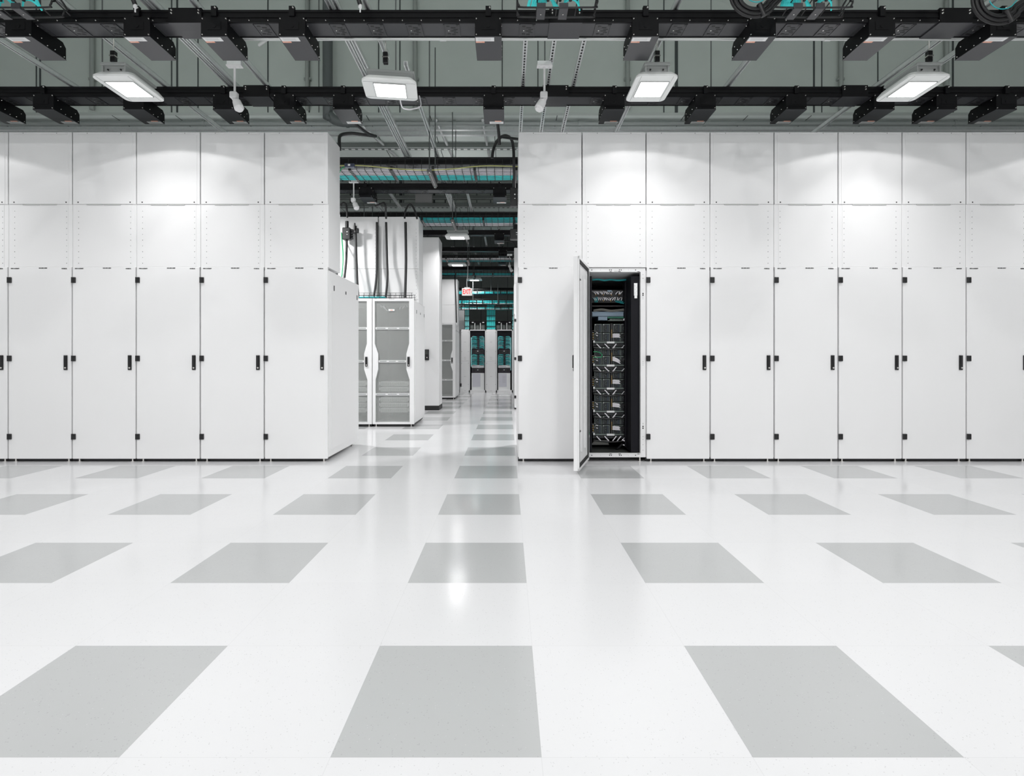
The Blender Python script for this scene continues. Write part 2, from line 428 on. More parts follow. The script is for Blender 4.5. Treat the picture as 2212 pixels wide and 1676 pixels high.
# ================================================================== LIGHT FIXTURES
def make_lamp(label, loc, rz=0.0):
    t = empty('ceiling_lamp', loc, label, 'ceiling lamp', 'square LED lamps under the struts', rz)
    pts = []
    W, D, c = .195, .255, .06
    # rounded plan, wings curved up at both long sides
    def rr(w, d, c, n=5):
        out = []
        for cx, cy, a0 in ((w - c, d - c, 0), (-w + c, d - c, 90), (-w + c, -d + c, 180), (w - c, -d + c, 270)):
            for k in range(n + 1):
                a = math.radians(a0 + 90 * k / n); out.append((cx + c * math.cos(a), cy + c * math.sin(a)))
        return out
    b = MB(LAMPW)
    b.prism_z(rr(W, D, .055), 0.0, .018)
    b.prism_z(rr(W * 1.0, D * 1.0, .055), .018, .055, top_scale=.86)
    # trim ridges around the window
    for s in (-1, 1):
        b.box(s * .135 - .003, s * .135 + .003, -.15, .15, -.008, 0.0, LAMPG)
        b.box(-.135, .135, s * .15 - .003, s * .15 + .003, -.006, 0.0, LAMPG)
        b.box(s * .15 - .001, s * .15 + .001, -D + .01, D - .01, -.0015, 0.0, SEAMGREY)
    b.build('housing', t)
    d = MB(DIFF); d.box(-.128, .128, -.143, .143, -.006, -.001); d.build('diffuser', t)
    g = MB(LAMPG)
    g.box(-.11, .11, -.20, .20, .055, .095, b=.006)
    g.box(-.12, .12, -.235, .22, .115, .14, b=.004)
    for s in (-1, 1):
        g.box(s * .105 - .006, s * .105 + .006, -.22, .2, .05, .12)
        g.box(-.1, .1, s * .19 - .008, s * .19 + .008, .06, .12)
    for s in (-.06, .06): g.cyl((s, -.205, .08), (s, -.212, .08), .008, BLACKPL, 8)
    g.build('bracket', t)
    k = MB(BLACKPL); k.box(-.022, .022, -.24, -.196, .14, .19, b=.004); k.box(-.022, .022, -.24, -.196, .2, .245, b=.004)
    k.box(-.026, .026, -.244, -.192, .19, .2, STEEL)
    k.cyl((0, -.218, .245), (0, -.218, .36), .006, STEEL, 8)
    k.build('hanger', t)
    return t
lampA = make_lamp('ceiling lamp at the left, above the third and fourth cabinets of the left row', (-3.67, 5.28, LAMP_Z))
LIGHTS = [(-3.67, 5.28, None, None)]
for (x, y, lab, rz) in [
        (-1.14, 5.30, 'brightest ceiling lamp, turned crosswise, left of the aisle opening', math.pi / 2 + .12),
        (1.395, 5.28, 'ceiling lamp above the cabinet with the open door', 0.0),
        (3.93, 5.28, 'rightmost ceiling lamp, above the right row of cabinets', 0.0),
        (-1.08, 11.75, 'small bright lamp hanging in the aisle gap beside the white column', math.pi / 2),
        (-1.40, 15.2, 'small pale lamp in the aisle gap, between the column and the exit sign', math.pi / 2),
        (-1.10, 18.1, 'farthest bright lamp, just above the exit sign', math.pi / 2)]:
    d_ = dup(lampA, (x, y, LAMP_Z), lab, rz=rz)
    if rz:
        for c_ in d_.children:
            if c_.name.startswith('hanger'): c_.rotation_euler = (0, 0, -rz)
for x in (-6.2, -3.67, -1.14, 1.395, 3.93, 6.46):
    lamp_or_fill_light(x, 5.28, LAMP_POWER * 0.32, spread=math.radians(112)); wash_light(x, 5.28, 40); up_light(x, 5.28, 30)  # row ends unseen, no fixture built there; uplights are added fill
for x in (-6.2, -3.67, -1.14, 1.395, 3.93, 6.46):
    lamp_or_fill_light(x, 2.1, LAMP_POWER * .85); up_light(x, 2.1, 20)  # added row over the camera, its outer ends without fixtures
for x in (-5.2, -1.7, 1.9, 5.6):
    lamp_or_fill_light(x, -2.4, REAR_POWER * 2.1, spread=math.radians(178), z=6.2)  # added high row behind the camera, brightens the tops of the racks
for x, k in ((-3.67, .7), (-1.08, .28), (1.395, .7)): lamp_or_fill_light(x, 11.75, AISLE_POWER * k)  # outer lights are added fill for the aisle, no fixture built
up_light(-1.08, 11.75, 16)
for x in (-3.67, 1.395): lamp_or_fill_light(x, 8.3, AISLE_POWER * 1.7, spread=math.radians(170)); dup(lampA, (x, 8.3, LAMP_Z), 'added unseen fill lamp behind the tall panels of the front row', group='added fill lamps behind the front row')  # added pair, out of sight, brightens the gap behind the row
for x in (-1.40, 1.4): lamp_or_fill_light(x, 15.2, AISLE_POWER * .22)  # right-hand light is unseen fill, added without a fixture
for x in (-1.1, 1.4): lamp_or_fill_light(x, 18.0, AISLE_POWER * .5)  # fill without fixture added on the right, out of view
# unseen fixtures added over and behind the camera for more even brightness
for (x, y) in [(-1.14, 2.1), (1.395, 2.1), (-3.67, 2.1), (3.93, 2.1), (-5.2, -2.4), (-1.7, -2.4), (1.9, -2.4), (5.6, -2.4)]:
    dup(lampA, (x, y, LAMP_Z if y > 0 else 6.212), 'added fill lamp over and behind the viewer, out of the picture', group='added fill lamps above the viewer')

# ================================================================== STRUTS
def strut(x, y0, y1, label, z=EYE + 2.975, slotted=False, w=.041, double=False):
    b = MB(GALV)
    for off in ((0, .055) if double else (0,)):
        xo = x + off; h = w / 2; t = .003
        b.box(xo - h, xo + h, y0, y1, z + w - t, z + w)
        for s in (-1, 1):
            b.box(xo + s * h - (t if s > 0 else 0), xo + s * h + (t if s < 0 else 0), y0, y1, z, z + w)
            b.box(xo + (s * h - (.010 if s > 0 else 0)), xo + (s * h + (.010 if s < 0 else 0)), y0, y1, z - .001, z + .002)
        if slotted:
            y = y0 + .03
            b.box(xo - h + .008, xo + h - .008, y0, y1, z + .004, z + .006)
            while y < y1:
                b.box(xo - .008, xo + .008, y, y + .025, z + .001, z + .004, BLACKPL); y += .05
    o = b.build('strut_channel')
    return tag(o, label, 'strut', 'galvanised struts across the busways')
strut(-4.76, 2.2, 6.15, 'leftmost galvanised strut, entering at the left edge of the picture')
strut(-3.74, 2.2, 8.1, 'galvanised strut carrying the left ceiling lamp')
strut(-3.03, 2.2, 6.15, 'double galvanised strut left of the first motion sensor', double=True)
strut(-2.63, 2.2, 6.15, 'galvanised strut from which the left motion sensor hangs')
strut(-1.50, 2.2, 8.1, 'double galvanised strut just left of the brightest lamp', double=True)
strut(-1.19, 2.2, 5.4, 'short galvanised strut that carries the brightest lamp')
strut(-1.03, 5.5, 8.2, 'galvanised strut running back from the brightest lamp into the gap')
strut(0.17, 4.7, 8.1, 'leftmost of the three slotted struts near the picture centre', slotted=True)
strut(0.44, 4.7, 8.1, 'middle one of the three slotted struts near the picture centre', slotted=True)
strut(0.72, 4.7, 8.1, 'rightmost of the three slotted struts near the picture centre', slotted=True)
strut(1.43, 2.2, 8.1, 'galvanised strut carrying the lamp above the open cabinet')
strut(2.41, 2.2, 6.15, 'galvanised strut between the third and fourth lamps')
strut(4.05, 2.2, 8.1, 'galvanised strut carrying the rightmost lamp')
strut(4.38, 2.2, 6.15, 'galvanised strut just right of the rightmost lamp')
strut(-2.52, 8.3, 11.2, 'long galvanised strut in the gap behind the small sensor')
strut(-2.12, 8.3, 10.8, 'shorter galvanised strut beside the black tap box in the gap')
strut(-1.10, 8.9, 12.6, 'galvanised strut running back to the first aisle lamp', double=True)
strut(-.72, 8.9, 11.2, 'galvanised strut right of the aisle lamps, above the second tray')
strut(-1.02, 12.4, 15.0, 'galvanised strut behind the first aisle lamp')
strut(-.55, 12.6, 14.4, 'slim galvanised strut right of the first aisle lamp')
strut(-.22, 12.6, 14.4, 'far galvanised strut nearest the black tap boxes in the gap')
strut(-1.5, 14.6, 17.2, 'far galvanised strut above the pale aisle lamp', double=True)
strut(-.9, 14.6, 17.2, 'far galvanised strut above the exit sign')

# ================================================================== BUSWAYS with outlets and tap-off boxes
def screw_mesh():
    b = MB(STEEL); b.cyl((0, 0, 0), (0, -.004, 0), .0052, n=8, r1=.0035); return b.mesh('screw')
SCREW = screw_mesh()
def screw(parent, x, y, z, rx=0.0, rz=0.0, s=1.0):
    o = bpy.data.objects.new('screw', SCREW); COL.objects.link(o); o.parent = parent
    o.location = (x, y, z); o.rotation_euler = (rx, 0, rz); o.scale = (s, s, s)
    return o
def outlet_mesh():
    b = MB(mat('outlet_grey', (.042, .043, .047), .35), BLACKPL, STEEL)
    w, d = .062, .085
    b.box(-w, w, -d, d, -.004, 0)
    b.box(-w - .006, -w, -d, d, -.008, 0); b.box(w, w + .006, -d, d, -.008, 0)
    for (x, y, a, c) in ((-.03, -.055, .028, .016), (-.03, .055, .028, .016), (.012, -.035, .04, .01), (.03, -.01, .04, .01), (.012, .012, .045, .01), (.03, .034, .036, .01), (.01, .062, .03, .016), (.05, -.07, .02, .02)):
        b.box(x - a / 2, x + a / 2, y - c / 2, y + c / 2, -.006, -.004, BLACKPL)
    b.cyl((-.03, 0, -.004), (-.03, 0, -.008), .006, STEEL, 8)
    return b.mesh('outlet')
OUTLET = outlet_mesh()
BUSROOT = []
def busway(y, x0, x1, label, detail=0, joints=(), phase=0.0):
    t = empty('busway', (0, y, EYE + 2.855), label, 'busway', 'black busways across the room')
    b = MB(BLACKP)
    # extruded profile: stepped front and back, folded lower lips
    b.box(x0, x1, 0.0, .012, .03, .11); b.box(x0, x1, .188, .2, .03, .11)
    b.box(x0, x1, -.006, .0, .088, .11); b.box(x0, x1, -.006, .0, .045, .055)
    b.box(x0, x1, -.012, .004, .0, .028); b.box(x0, x1, .196, .212, .0, .028)
    b.box(x0, x1, .0, .2, .098, .108)
    b.build('housing', t)
    u = MB(BUSUNDER); u.box(x0, x1, .004, .196, .004, .03); u.build('underside', t)
    if detail:
        xo = phase + math.ceil((x0 - phase) / .3255) * .3255
        n = 0
        while xo < x1 - .1:
            if not any(abs(xo - j) < .16 for j in joints):
                o = bpy.data.objects.new('outlet', OUTLET); COL.objects.link(o); o.parent = t
                o.location = (xo, .1, .004)
                n += 1
            if detail > 1:
                screw(t, xo - .085, -.012, .016); screw(t, xo + .075, -.012, .016)
            xo += .3255
    for j in joints:
        c = MB(BLACKP); c.box(j - .14, j + .14, -.018, -.006, -.004, .12); c.box(j - .14, j + .14, -.006, .206, .108, .12)
        co = c.build('joint_cover', t)
        c = MB(BUSUNDER); c.box(j - .14, j + .14, -.016, .214, -.008, 0.0)
        c.build('joint_plate', t)
        for sx in (-.115, .115):
            for sz in (.075, .10): screw(t, j + sx, -.018, sz, s=1.6)
    return t
bus1 = busway(4.62, -6.6, 6.8, 'nearest black busway, running across the top of the picture', 2,
              joints=(X(402, 4.62), X(1222, 4.62), X(2062, 4.62)), phase=X(815, 4.72))
bus2 = busway(5.92, -7.4, 7.8, 'second black busway, just above the cabinet tops', 1,
              joints=(X(555, 5.92), X(1200, 5.92), X(1845, 5.92)), phase=X(780, 6.0))
bus3 = busway(7.99, -3.6, .9, 'black busway behind the white and teal cable tray in the gap', 1, phase=X(800, 8.1))
bus4 = busway(9.18, -3.6, 1.0, 'black busway in the gap holding the small motion sensor\'s tap box', 1, phase=X(958, 9.3))
bus5 = busway(10.98, -3.6, 1.1, 'black busway seen through the second cable tray', 0)
bus6 = busway(12.5, -3.6, 1.1, 'black busway above the white column', 1, phase=-.9)
bus7 = busway(14.4, -3.6, 1.1, 'black busway farther in, above the third cable tray', 0)
bus8 = busway(15.5, -3.6, 1.1, 'black busway between the third and fourth cable trays', 0)
bus9 = busway(17.4, -3.6, 1.1, 'farthest low black busway behind the fourth cable tray', 0)

def make_tap(label, loc, sticker_front=True):
    t = empty('tap_off_box', loc, label, 'tap-off box', None)
    w, d, h = .2235, .36, .172
    b = MB(BLACKP)
    b.prism_x([(0, .004), (d, .004), (d, h * .62), (d - .035, h * .84), (.20, h * .84), (.20, h), (0, h)], 0, w)
    b.box(.055, .17, -.003, 0, .06, .13)
    b.cyl((.112, -.003, .095), (.112, -.006, .095), .018, n=14)
    b.build('body', t)
    p = MB(BUSUNDER); p.box(-.002, w + .002, -.003, d + .006, 0, .004); p.build('bottom_plate', t)
    y0 = .006 if sticker_front else d - .065
    sx = .004 if sticker_front else w - .165
    s = MB(PAPER); s.box(sx, sx + .158, y0, y0 + .055, -.0015, 0)
    for k in range(3): s.box(sx + .02, sx + .13, y0 + .012 + .014 * k, y0 + .016 + .014 * k, -.0018, -.0015, mat('faint_print', (.55, .55, .55), .6))
    s.build('paper_label', t)
    y1 = y0 + .055 if sticker_front else y0 - .022
    xa = .004 if sticker_front else w - .105
    s = MB(ORANGE); s.box(xa, xa + .075, y1, y1 + .022, -.0015, 0); s.box(xa + .004, xa + .05, y1 + .006, y1 + .014, -.0019, -.0015, mat('pale_orange_print', (.9, .6, .5), .6)); s.build('warning_label', t)
    for xx in (.012, w - .012):
        for zz in (.02, .155): screw(t, xx, 0, zz, s=1.2)
    for yy, zz in ((.1, .05), (.16, .02), (.24, .03), (.3, .09), (.34, .02), (.06, .13)):
        screw(t, w, yy, zz, rz=math.pi / 2); screw(t, 0, yy, zz, rz=-math.pi / 2)
    # top hanger lug
    l = MB(BLACKP); l.box(.09, .135, -.012, .02, h, h + .085); l.build('hanger_lug', t)
    screw(t, .125, -.012, h + .07, s=1.6)
    return t
near_px = [11, 267, 434, 602, 1026, 1366, 1619, 1877, 2139]
near_lab = ['black tap-off box at the left end of the near busway, under the teal cables',
            'black tap-off box on the near busway above the left lamp',
            'black tap-off box on the near busway above the left motion sensor',
            'black tap-off box on the near busway midway between the left sensor and the brightest lamp',
            'black tap-off box on the near busway nearest the picture centre',
            'black tap-off box on the near busway above the lamp over the open cabinet',
            'black tap-off box on the near busway below the left black cable loop',
            'black tap-off box on the near busway left of the rightmost lamp',
            'black tap-off box on the near busway below the right black cable loop']
yb = 4.60; zb = EYE + 2.726
tapA = make_tap(near_lab[0], (X(near_px[0], yb), yb, zb))
tapA['group'] = 'tap-off boxes on the near busway'
for px, lab in list(zip(near_px, near_lab))[1:]: dup(tapA, (X(px, yb), yb, zb), lab)
far_px = [-52, 71, 266, 460, 591, 719, 1044, 1305, 1502, 1698, 1888, 2023, 2152]
far_lab = ['tap-off box on the second busway at the left picture edge', 'tap-off box on the second busway left of the left lamp',
           'tap-off box on the second busway directly behind the left lamp', 'tap-off box on the second busway behind the left motion sensor',
           'tap-off box on the second busway right of the left motion sensor', 'tap-off box on the second busway directly left of the brightest lamp',
           'tap-off box on the second busway above the aisle opening', 'tap-off box on the second busway left of the lamp over the open cabinet',
           'tap-off box on the second busway right of the lamp over the open cabinet', 'tap-off box on the second busway midway between the two right lamps',
           'tap-off box on the second busway just left of the rightmost lamp', 'tap-off box on the second busway just right of the rightmost lamp',
           'tap-off box on the second busway at the right picture edge']
tapB = make_tap(far_lab[0], (X(far_px[0], 5.9), 5.9, zb - .02), sticker_front=False)
tapB['group'] = 'tap-off boxes on the second busway'
for px, lab in list(zip(far_px, far_lab))[1:]: dup(tapB, (X(px, 5.9), 5.9, zb - .02), lab)
for (px, y, lab) in [(775, 9.1, 'tap-off box in the gap right of the small motion sensor'), (1065, 9.1, 'tap-off box in the gap above the second tray, near the right cabinets'),
                     (1068, 12.42, 'tap-off box on the busway right of the first aisle lamp'), (1077, 14.32, 'distant tap-off box above the third cable tray'),
                     (1076, 15.42, 'distant tap-off box between the third and fourth trays')]:
    dup(tapB, (X(px, y), y, zb - .02), lab, group='tap-off boxes in the aisle gap')
# hanging rods that hold the busways and trays
ROD = mat('threaded_rod_steel', (.11, .12, .12), .4, .6)
def rod(x, y, z0, z1, label, r=.007):
    b = MB(ROD); b.cyl((x, y, z0), (x, y, z1), r, n=8); b.cyl((x, y, z0 - .004), (x, y, z0 + .02), r * 2.2, n=6)
    return tag(b.build('threaded_rod'), label, 'rod', 'threaded hanging rods')
for px, lab in ((221, 'thin dark rod rising from the second busway above the left lamp'), (855, 'thin dark rod rising beside the brightest lamp'),
                (1177, 'thin dark rod rising behind the right motion sensor'), (1536, 'thin dark rod rising between the two right lamps'),
                (1400, 'thin dark rod rising behind the lamp over the open cabinet')):
    rod(X(px, 6.02), 6.02, EYE + 2.965, ZC, lab)
for px, lab in ((-20, 'rod above the near busway outside the left edge'), (2240, 'rod above the near busway outside the right edge')):
    rod(X(px, 4.72), 4.72, EYE + 2.965, ZC, lab)

# ================================================================== MOTION SENSORS
def make_sensor(label, loc, flip=1, rz=0.0):
    t = empty('motion_sensor', loc, label, 'motion sensor', 'white motion sensors on poles', rz)
    b = MB(WHITE_FRAME); b.box(-.075, .075, -.03, .03, -.012, 0); b.box(-.07, .07, -.02, .02, 0, .04, GALV)
    for s in (-.05, .05): b.cyl((s, 0, -.012), (s, 0, -.018), .01, n=8)
    b.build('mounting_plate', t)
    b = MB(WHITE_FRAME); b.cyl((0, 0, -.012), (0, 0, -.27), .011, n=12); b.build('pole', t)
    b = MB(WHITE_FRAME); b.box(-.042, .03, -.03, .03, -.33, -.265, b=.008); b.box(-.02, .02, -.02, .02, -.355, -.33, b=.006)
    b.build('junction_box', t)
    b = MB(WHITE); c = Vector((.01 * flip, 0, -.35)); e = Vector((.075 * flip, -.01, -.44))
    c = Vector((0.02 * flip, 0, -.36)); e = c + Vector((.035 * flip, -.02, -.075))
    b.cyl(c, e, .040, n=18, r1=.047); b.cyl(e, e + (e - c) * .25, .047, n=18, r1=.032)
    b.cyl(c + Vector((-.0 * flip, 0, .02)), c, .02, n=12)
    b.build('sensor_head', t)
    return t
make_sensor('white motion sensor on a pole between the left lamp and the brightest lamp', (X(507, 5.43), 5.43, Z(142, 5.43)), 1)
make_sensor('white motion sensor on a pole in front of the three slotted struts', (X(1176, 5.43), 5.43, Z(142, 5.43)), -1)
make_sensor('small white motion sensor in the gap beside the left cabinet row', (X(764, 8.95), 8.95, Z(393, 8.95)), 1)
make_sensor('tiny white motion sensor far in the gap, left of the right cabinets', (X(1101, 15.46), 15.46, Z(552, 15.46)), 1)

# ================================================================== SOLID-DOOR CABINETS
CW, CD, CH = .7138, 1.24, 2.14       # pitch, depth, height
YR1 = 6.05
def foot_mesh():
    b = MB(STEEL); b.cyl((0, 0, .004), (0, 0, .05), .009, n=8); b.cyl((0, 0, 0), (0, 0, .006), .02, n=10); return b.mesh('leveling_foot')
FOOT = foot_mesh()
def add_feet(t, w=CW, y0=.035, d=CD):
    for x in (.06, w - .06):
        for y in (y0, d - .1):
            o = bpy.data.objects.new('leveling_foot', FOOT); COL.objects.link(o); o.parent = t; o.location = (x, y, 0)
def side_details(t, xs, y0, y1, sgn):
    """removable side panel with three latches on the x = xs face"""
    b = MB(WHITE_FRAME); t0 = xs; t1 = xs + sgn * .006
    b.box(min(t0, t1), max(t0, t1), y0 + .05, y1 - .02, .12, 2.03)
    o = b.build('side_panel', t)
    for y in (y0 + .14, (y0 + y1) / 2, y1 - .1):
        k = MB(BLACKPL); hh = .03 if abs(y - (y0 + y1) / 2) > .1 else .018
        k.box(min(t1, t1 + sgn * .004), max(t1, t1 + sgn * .004), y - .012, y + .012, 1.96 - hh, 1.96 + hh)
        k.build('latch', o)
def door_mb(w, h0=.036, h1=2.171):
    b = MB(WHITE); b.box(.007, w - .008, 0, .028, h0, h1, b=.003); return b
HINGE_Z = (2.027, 1.155, .284)
def hinge_mesh():
    b = MB(BLACKPL); b.box(-.010, .032, -.016, .002, -.031, .031, b=.003); b.cyl((-.006, -.008, -.031), (-.006, -.008, .031), .009, n=10); return b.mesh('hinge')
HINGE = hinge_mesh()
def handle_mb():
    b = MB(BLACKPL); b.box(-.02, .02, -.012, 0, -.082, .082, b=.003); b.box(-.013, .013, -.020, -.012, -.05, .078, b=.003)
    return b
def lock_mb():
    b = MB(STEEL); b.cyl((.003, -.012, -.058), (.003, -.0175, -.058), .010, n=12); return b
def make_cabinet(label, x, y, names=('PNB-3 AC53AP1', 'HH1-RM1-HK77', 'PHYSICAL'), group='solid-door cabinets in the front row', side=None, dz=0.0):
    t = empty('server_cabinet', (x, y, 0), label, 'server cabinet', group)
    b = MB(WHITE_FRAME); b.box(.001, CW - .001, .032, CD, .05, CH, b=.002)
    b.build('body', t)
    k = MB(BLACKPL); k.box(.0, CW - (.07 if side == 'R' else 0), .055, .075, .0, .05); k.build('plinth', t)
    d = door_mb(CW).build('door', t)
    for z in HINGE_Z:
        h = bpy.data.objects.new('hinge', HINGE); COL.objects.link(h); h.parent = t; h.location = (.012, 0, z)
    hd = handle_mb().build('handle', t, (.647, 0, 1.108)); lock_mb().build('lock', hd)
    add_feet(t)
    if names[0]: text_part(names[0], .0135, INK, t, (.082, -.0015, 2.155), bold=.0009)
    text_part(names[1], .0135, INK, t, (.392, -.0015, 2.160), bold=.0009)
    if names[2]: text_part(names[2], .0135, INK, t, (.63, -.0015, 2.154), bold=.0009)
    if side == 'R': side_details(t, CW - .002, .05, CD, 1)
    return t
def make_extension(label, x, y, group='upper containment panels of the front row', x_in=.0, d=.44, z1=3.677, flange=True, wd=CW):
    """closed sheet-metal box on top of a cabinet: lower panel, upper panel"""
    t = empty('containment_panel', (x, y, CH + .031), label, 'containment panel', group)
    g = CH + .031; zm = 2.873 - g; zt = z1 - g
    w = wd
    lo = MB(WHITE); lo.box(.0015, w - .0015, .012, d, 0, zm, b=.0015)
    lo.box(.05, w - .05, .009, .012, .004, zm - .004)
    for k in range(10):
        for xx in (.068, w - .066): lo.cyl((xx, .009, .045 + .0645 * k), (xx, .0083, .045 + .0645 * k), .0042, SEAMGREY if k % 2 else INK, 6)
    lo.build('lower_panel', t)
    up = MB(WHITE); up.box(.006, w - .006, .004, d, zm, zt, b=.003)
    up.box(.035, w - .035, .001, .004, zm + .003, zt - .03)
    up.box(.065, w - .055, .000, .004, zt - .026, zt - .004)
    for xx in (.068, w - .066): up.cyl((xx, .001, zm + .022), (xx, -.0005, zm + .022), .0075, INK, 8)
    for xx in (.17, w - .17): up.cyl((xx, .0, zt - .014), (xx, -.001, zt - .014), .006, INK, 3)
    up.cyl((w / 2, .0, zt - .014), (w / 2, -.001, zt - .014), .006, WHITE, 8)
    up.box(.16, .345, .003, .0095, zm - .009, zm + .001, mat('slot_grey', (.5, .51, .5), .6)); up.box(.355, .54, .003, .0095, zm - .009, zm + .001, mat('slot_grey', (.5, .51, .5), .6))
    up.build('upper_panel', t)
    return t

XRB = .119                    # left end of right block
XLB = -1.996                  # right end of left block
r_names = [('PNB-3', 'HH1-RM1-HK10', None), None, ('PNB-4 AC53AP1', 'HH1-RM1-HK12', 'PHYSICAL'), ('PNB-4 AC53AP1', 'HH1-RM1-HK13', 'PHYSICAL'),
           ('PNB-4 AC53AP1', 'HH1-RM1-HK14', 'PHYSICAL'), ('PNB-4 AC53AP1', 'HH1-RM1-HK15', 'PHYSICAL'), ('PNB-3', 'HH1-RM1-HK16', 'RESERVED'), ('PNB-3 AC53AP1', 'HH1-RM1-HK17', 'RESERVED')]
for k in range(9):
    x = XRB + CW * k
    if k != 1:
        lab = ('white solid-door cabinet at the aisle end of the right row, left of the open door' if k == 0 else
               f'white closed cabinet, {ORD[k-2]} to the right of the open cabinet')
        if k == 7: lab = 'white closed cabinet cut off by the right picture edge'
        if k == 8: lab = 'white closed cabinet just outside the right picture edge'
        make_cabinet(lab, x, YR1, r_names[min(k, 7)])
    lab = ('tall white panels above the aisle-end cabinet of the right row' if k == 0 else 'tall white panels above the open cabinet' if k == 1 else
           f'tall white panels above the {ORD[k-2]} cabinet right of the open one')
    make_extension(lab, x, YR1)
for k in range(7):
    x = XLB - CW * (k + 1)
    lab = ('white solid-door cabinet at the aisle end of the left row, its side showing' if k == 0 else
           f'white closed cabinet, {ORD[k]} from the aisle in the left row')
    if k == 5: lab = 'white closed cabinet mostly cut off by the left picture edge'
    if k == 6: lab = 'white closed cabinet just outside the left picture edge'
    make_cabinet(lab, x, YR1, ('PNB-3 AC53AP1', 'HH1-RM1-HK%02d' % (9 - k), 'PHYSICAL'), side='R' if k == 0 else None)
    lab = ('tall white panels above the aisle-end cabinet of the left row' if k == 0 else f'tall white panels above the {ORD[k]} cabinet from the aisle, left row')
    make_extension(lab, x, YR1)

# ---------------------------------------------------------------- the open cabinet
OX = XRB + CW
t = empty('open_battery_cabinet', (OX, YR1, 0), 'white cabinet standing open, black inside and full of cabled modules', 'server cabinet', 'solid-door cabinets in the front row')
b = MB(WHITE_FRAME)
x0, x1, z0, z1 = .054, .655, .093, 2.12
b.box(.002, x0, .02, .06, .05, 2.165); b.box(x1, CW - .003, .02, .06, .05, 2.165)
b.box(x0, x1, .02, .06, .05, z0); b.box(x0, x1, .02, .06, z1, 2.165)
# rounded inner lip
b.box(x0 - .006, x0, .012, .02, z0, z1); b.box(x1, x1 + .006, .012, .02, z0, z1); b.box(x0 - .006, x1 + .006, .012, .02, z0 - .006, z0); b.box(x0 - .006, x1 + .006, .012, .02, z1, z1 + .006)
for zz, in ((2.143,), (.072,)):
    for xx, r in ((.11, .006), (.31, .006), (.33, .006), (.42, .006), (.44, .006), (.60, .006), (.21, .002), (.52, .002)):
        b.cyl((xx, .02, zz), (xx, .0185, zz), r, INK, 8)
for zz, r in ((2.09, .003), (2.05, .004), (1.93, .002), (1.91, .002), (1.88, .008), (1.862, .008), (1.85, .003), (1.835, .003), (1.82, .003), (1.12, .003), (1.1, .003), (1.08, .003),
              (.43, .003), (.42, .003), (.395, .008), (.375, .008), (.28, .003), (.25, .003), (.19, .003), (.13, .003)):
    b.cyl((.683, .02, zz), (.683, .0185, zz), r, INK, 8)
for zz in (z1 + .003, z0 - .003):
    for xx in (.075, .32, .42, .63): b.box(xx - .012, xx + .012, .009, .012, zz - .0025, zz + .0025, INK)
b.build('frame', t)
b = MB(DARKMETAL)
b.box(.01, .03, .06, CD, .05, CH); b.box(CW - .03, CW - .01, .06, CD, .05, CH); b.box(.01, CW - .01, CD - .02, CD, .05, CH)
b.box(.03, .118, .06, .30, .10, 2.08); b.box(.558, .65, .06, .30, .10, 2.08)
b.box(.10, .118, .29, .42, .12, 2.06); b.box(.54, .558, .29, .42, .12, 2.06)
b.build('lining', t)
b = MB(WHITE_FRAME); b.box(.01, CW - .01, .06, CD, CH - .02, CH); b.build('roof', t)
b = MB(mat('dark_grey_steel_floor', (.05, .055, .052), .4)); b.box(.01, CW - .01, .06, CD, .05, .075); b.build('base', t)
k = MB(BLACKPL); k.box(.0, CW, .16, .18, .0, .05); k.build('plinth', t)
add_feet(t, y0=.045)
for xx, zz, txt in ((.392, 2.13, 'HH1-RM1-HK11'),): text_part(txt, .009, INK, t, (xx, .018, zz))
# open door, hinged on the left post, swung out toward the viewer
dw = .69
ang = math.atan2(-(YR1 - 5.40), X(1244, 5.40) - (OX + .045))
dr = bpy.data.objects.new('door', None); COL.objects.link(dr); dr.parent = t
b = MB(WHITE)
b.box(0, dw, -.022, .022, .036, 2.171, b=.004)
# folded rim on the inside
for (a0, a1, c0, c1) in ((0, dw, .036, .062), (0, dw, 2.145, 2.171), (0, .024, .036, 2.171), (dw - .024, dw, .036, 2.171)):
    b.box(a0, a1, .022, .034, c0, c1)
bpy.data.objects.remove(dr)
do = b.build('door', t, (.045, -.005, 0), (0, 0, ang))
b = MB(GASKET)
g = .024
for (a0, a1, c0, c1) in ((g, dw - g, .062, .098), (g, dw - g, 2.11, 2.145), (g, g + .034, .062, 2.145), (dw - g - .03, dw - g, .062, 2.145)):
    b.box(a0, a1, .020, .032, c0, c1)
b.build('gasket', do)
b = MB(WHITE_FRAME); b.box(.20, .26, .022, .034, .2, 2.0); b.box(.44, .50, .022, .034, .2, 2.0); b.build('stiffener', do)
for z in (1.95, .42):
    b = MB(BLACKPL); b.box(dw - .13, dw - .06, .022, .03, z - .007, z + .007); b.build('door_clip', do)
h = handle_mb().build('handle', do, (dw - .055, -.022, 1.108)); lock_mb().build('lock', h)
for z in HINGE_Z:
    hh = bpy.data.objects.new('hinge', HINGE); COL.objects.link(hh); hh.parent = t; hh.location = (.045, .0, z)
b = MB(GREENC); b.tube([(-.005 + .045, -.05, .50), (.05, -.055, .42), (.07, -.03, .34), (.075, -.01, .30), (.07, .02, .36), (.06, .03, .45)], .004, n=6, smooth=5)
b.box(.03, .045, -.055, -.045, .49, .53, PAPER); b.box(.066, .078, -.02, -.01, .28, .31, PAPER)
b.build('ground_wire', t)
b = MB(PAPER); b.box(.59, .628, .048, .06, 1.86, 2.0, b=.002); b.box(.594, .624, .046, .048, 1.83, 1.86)
for i in range(5): b.cyl((.6 + .02 * (i % 2), .048, 1.97 - .02 * i), (.6 + .02 * (i % 2), .0465, 1.97 - .02 * i), .003, SEAMGREY, 6)
b.build('sensor_module', t)

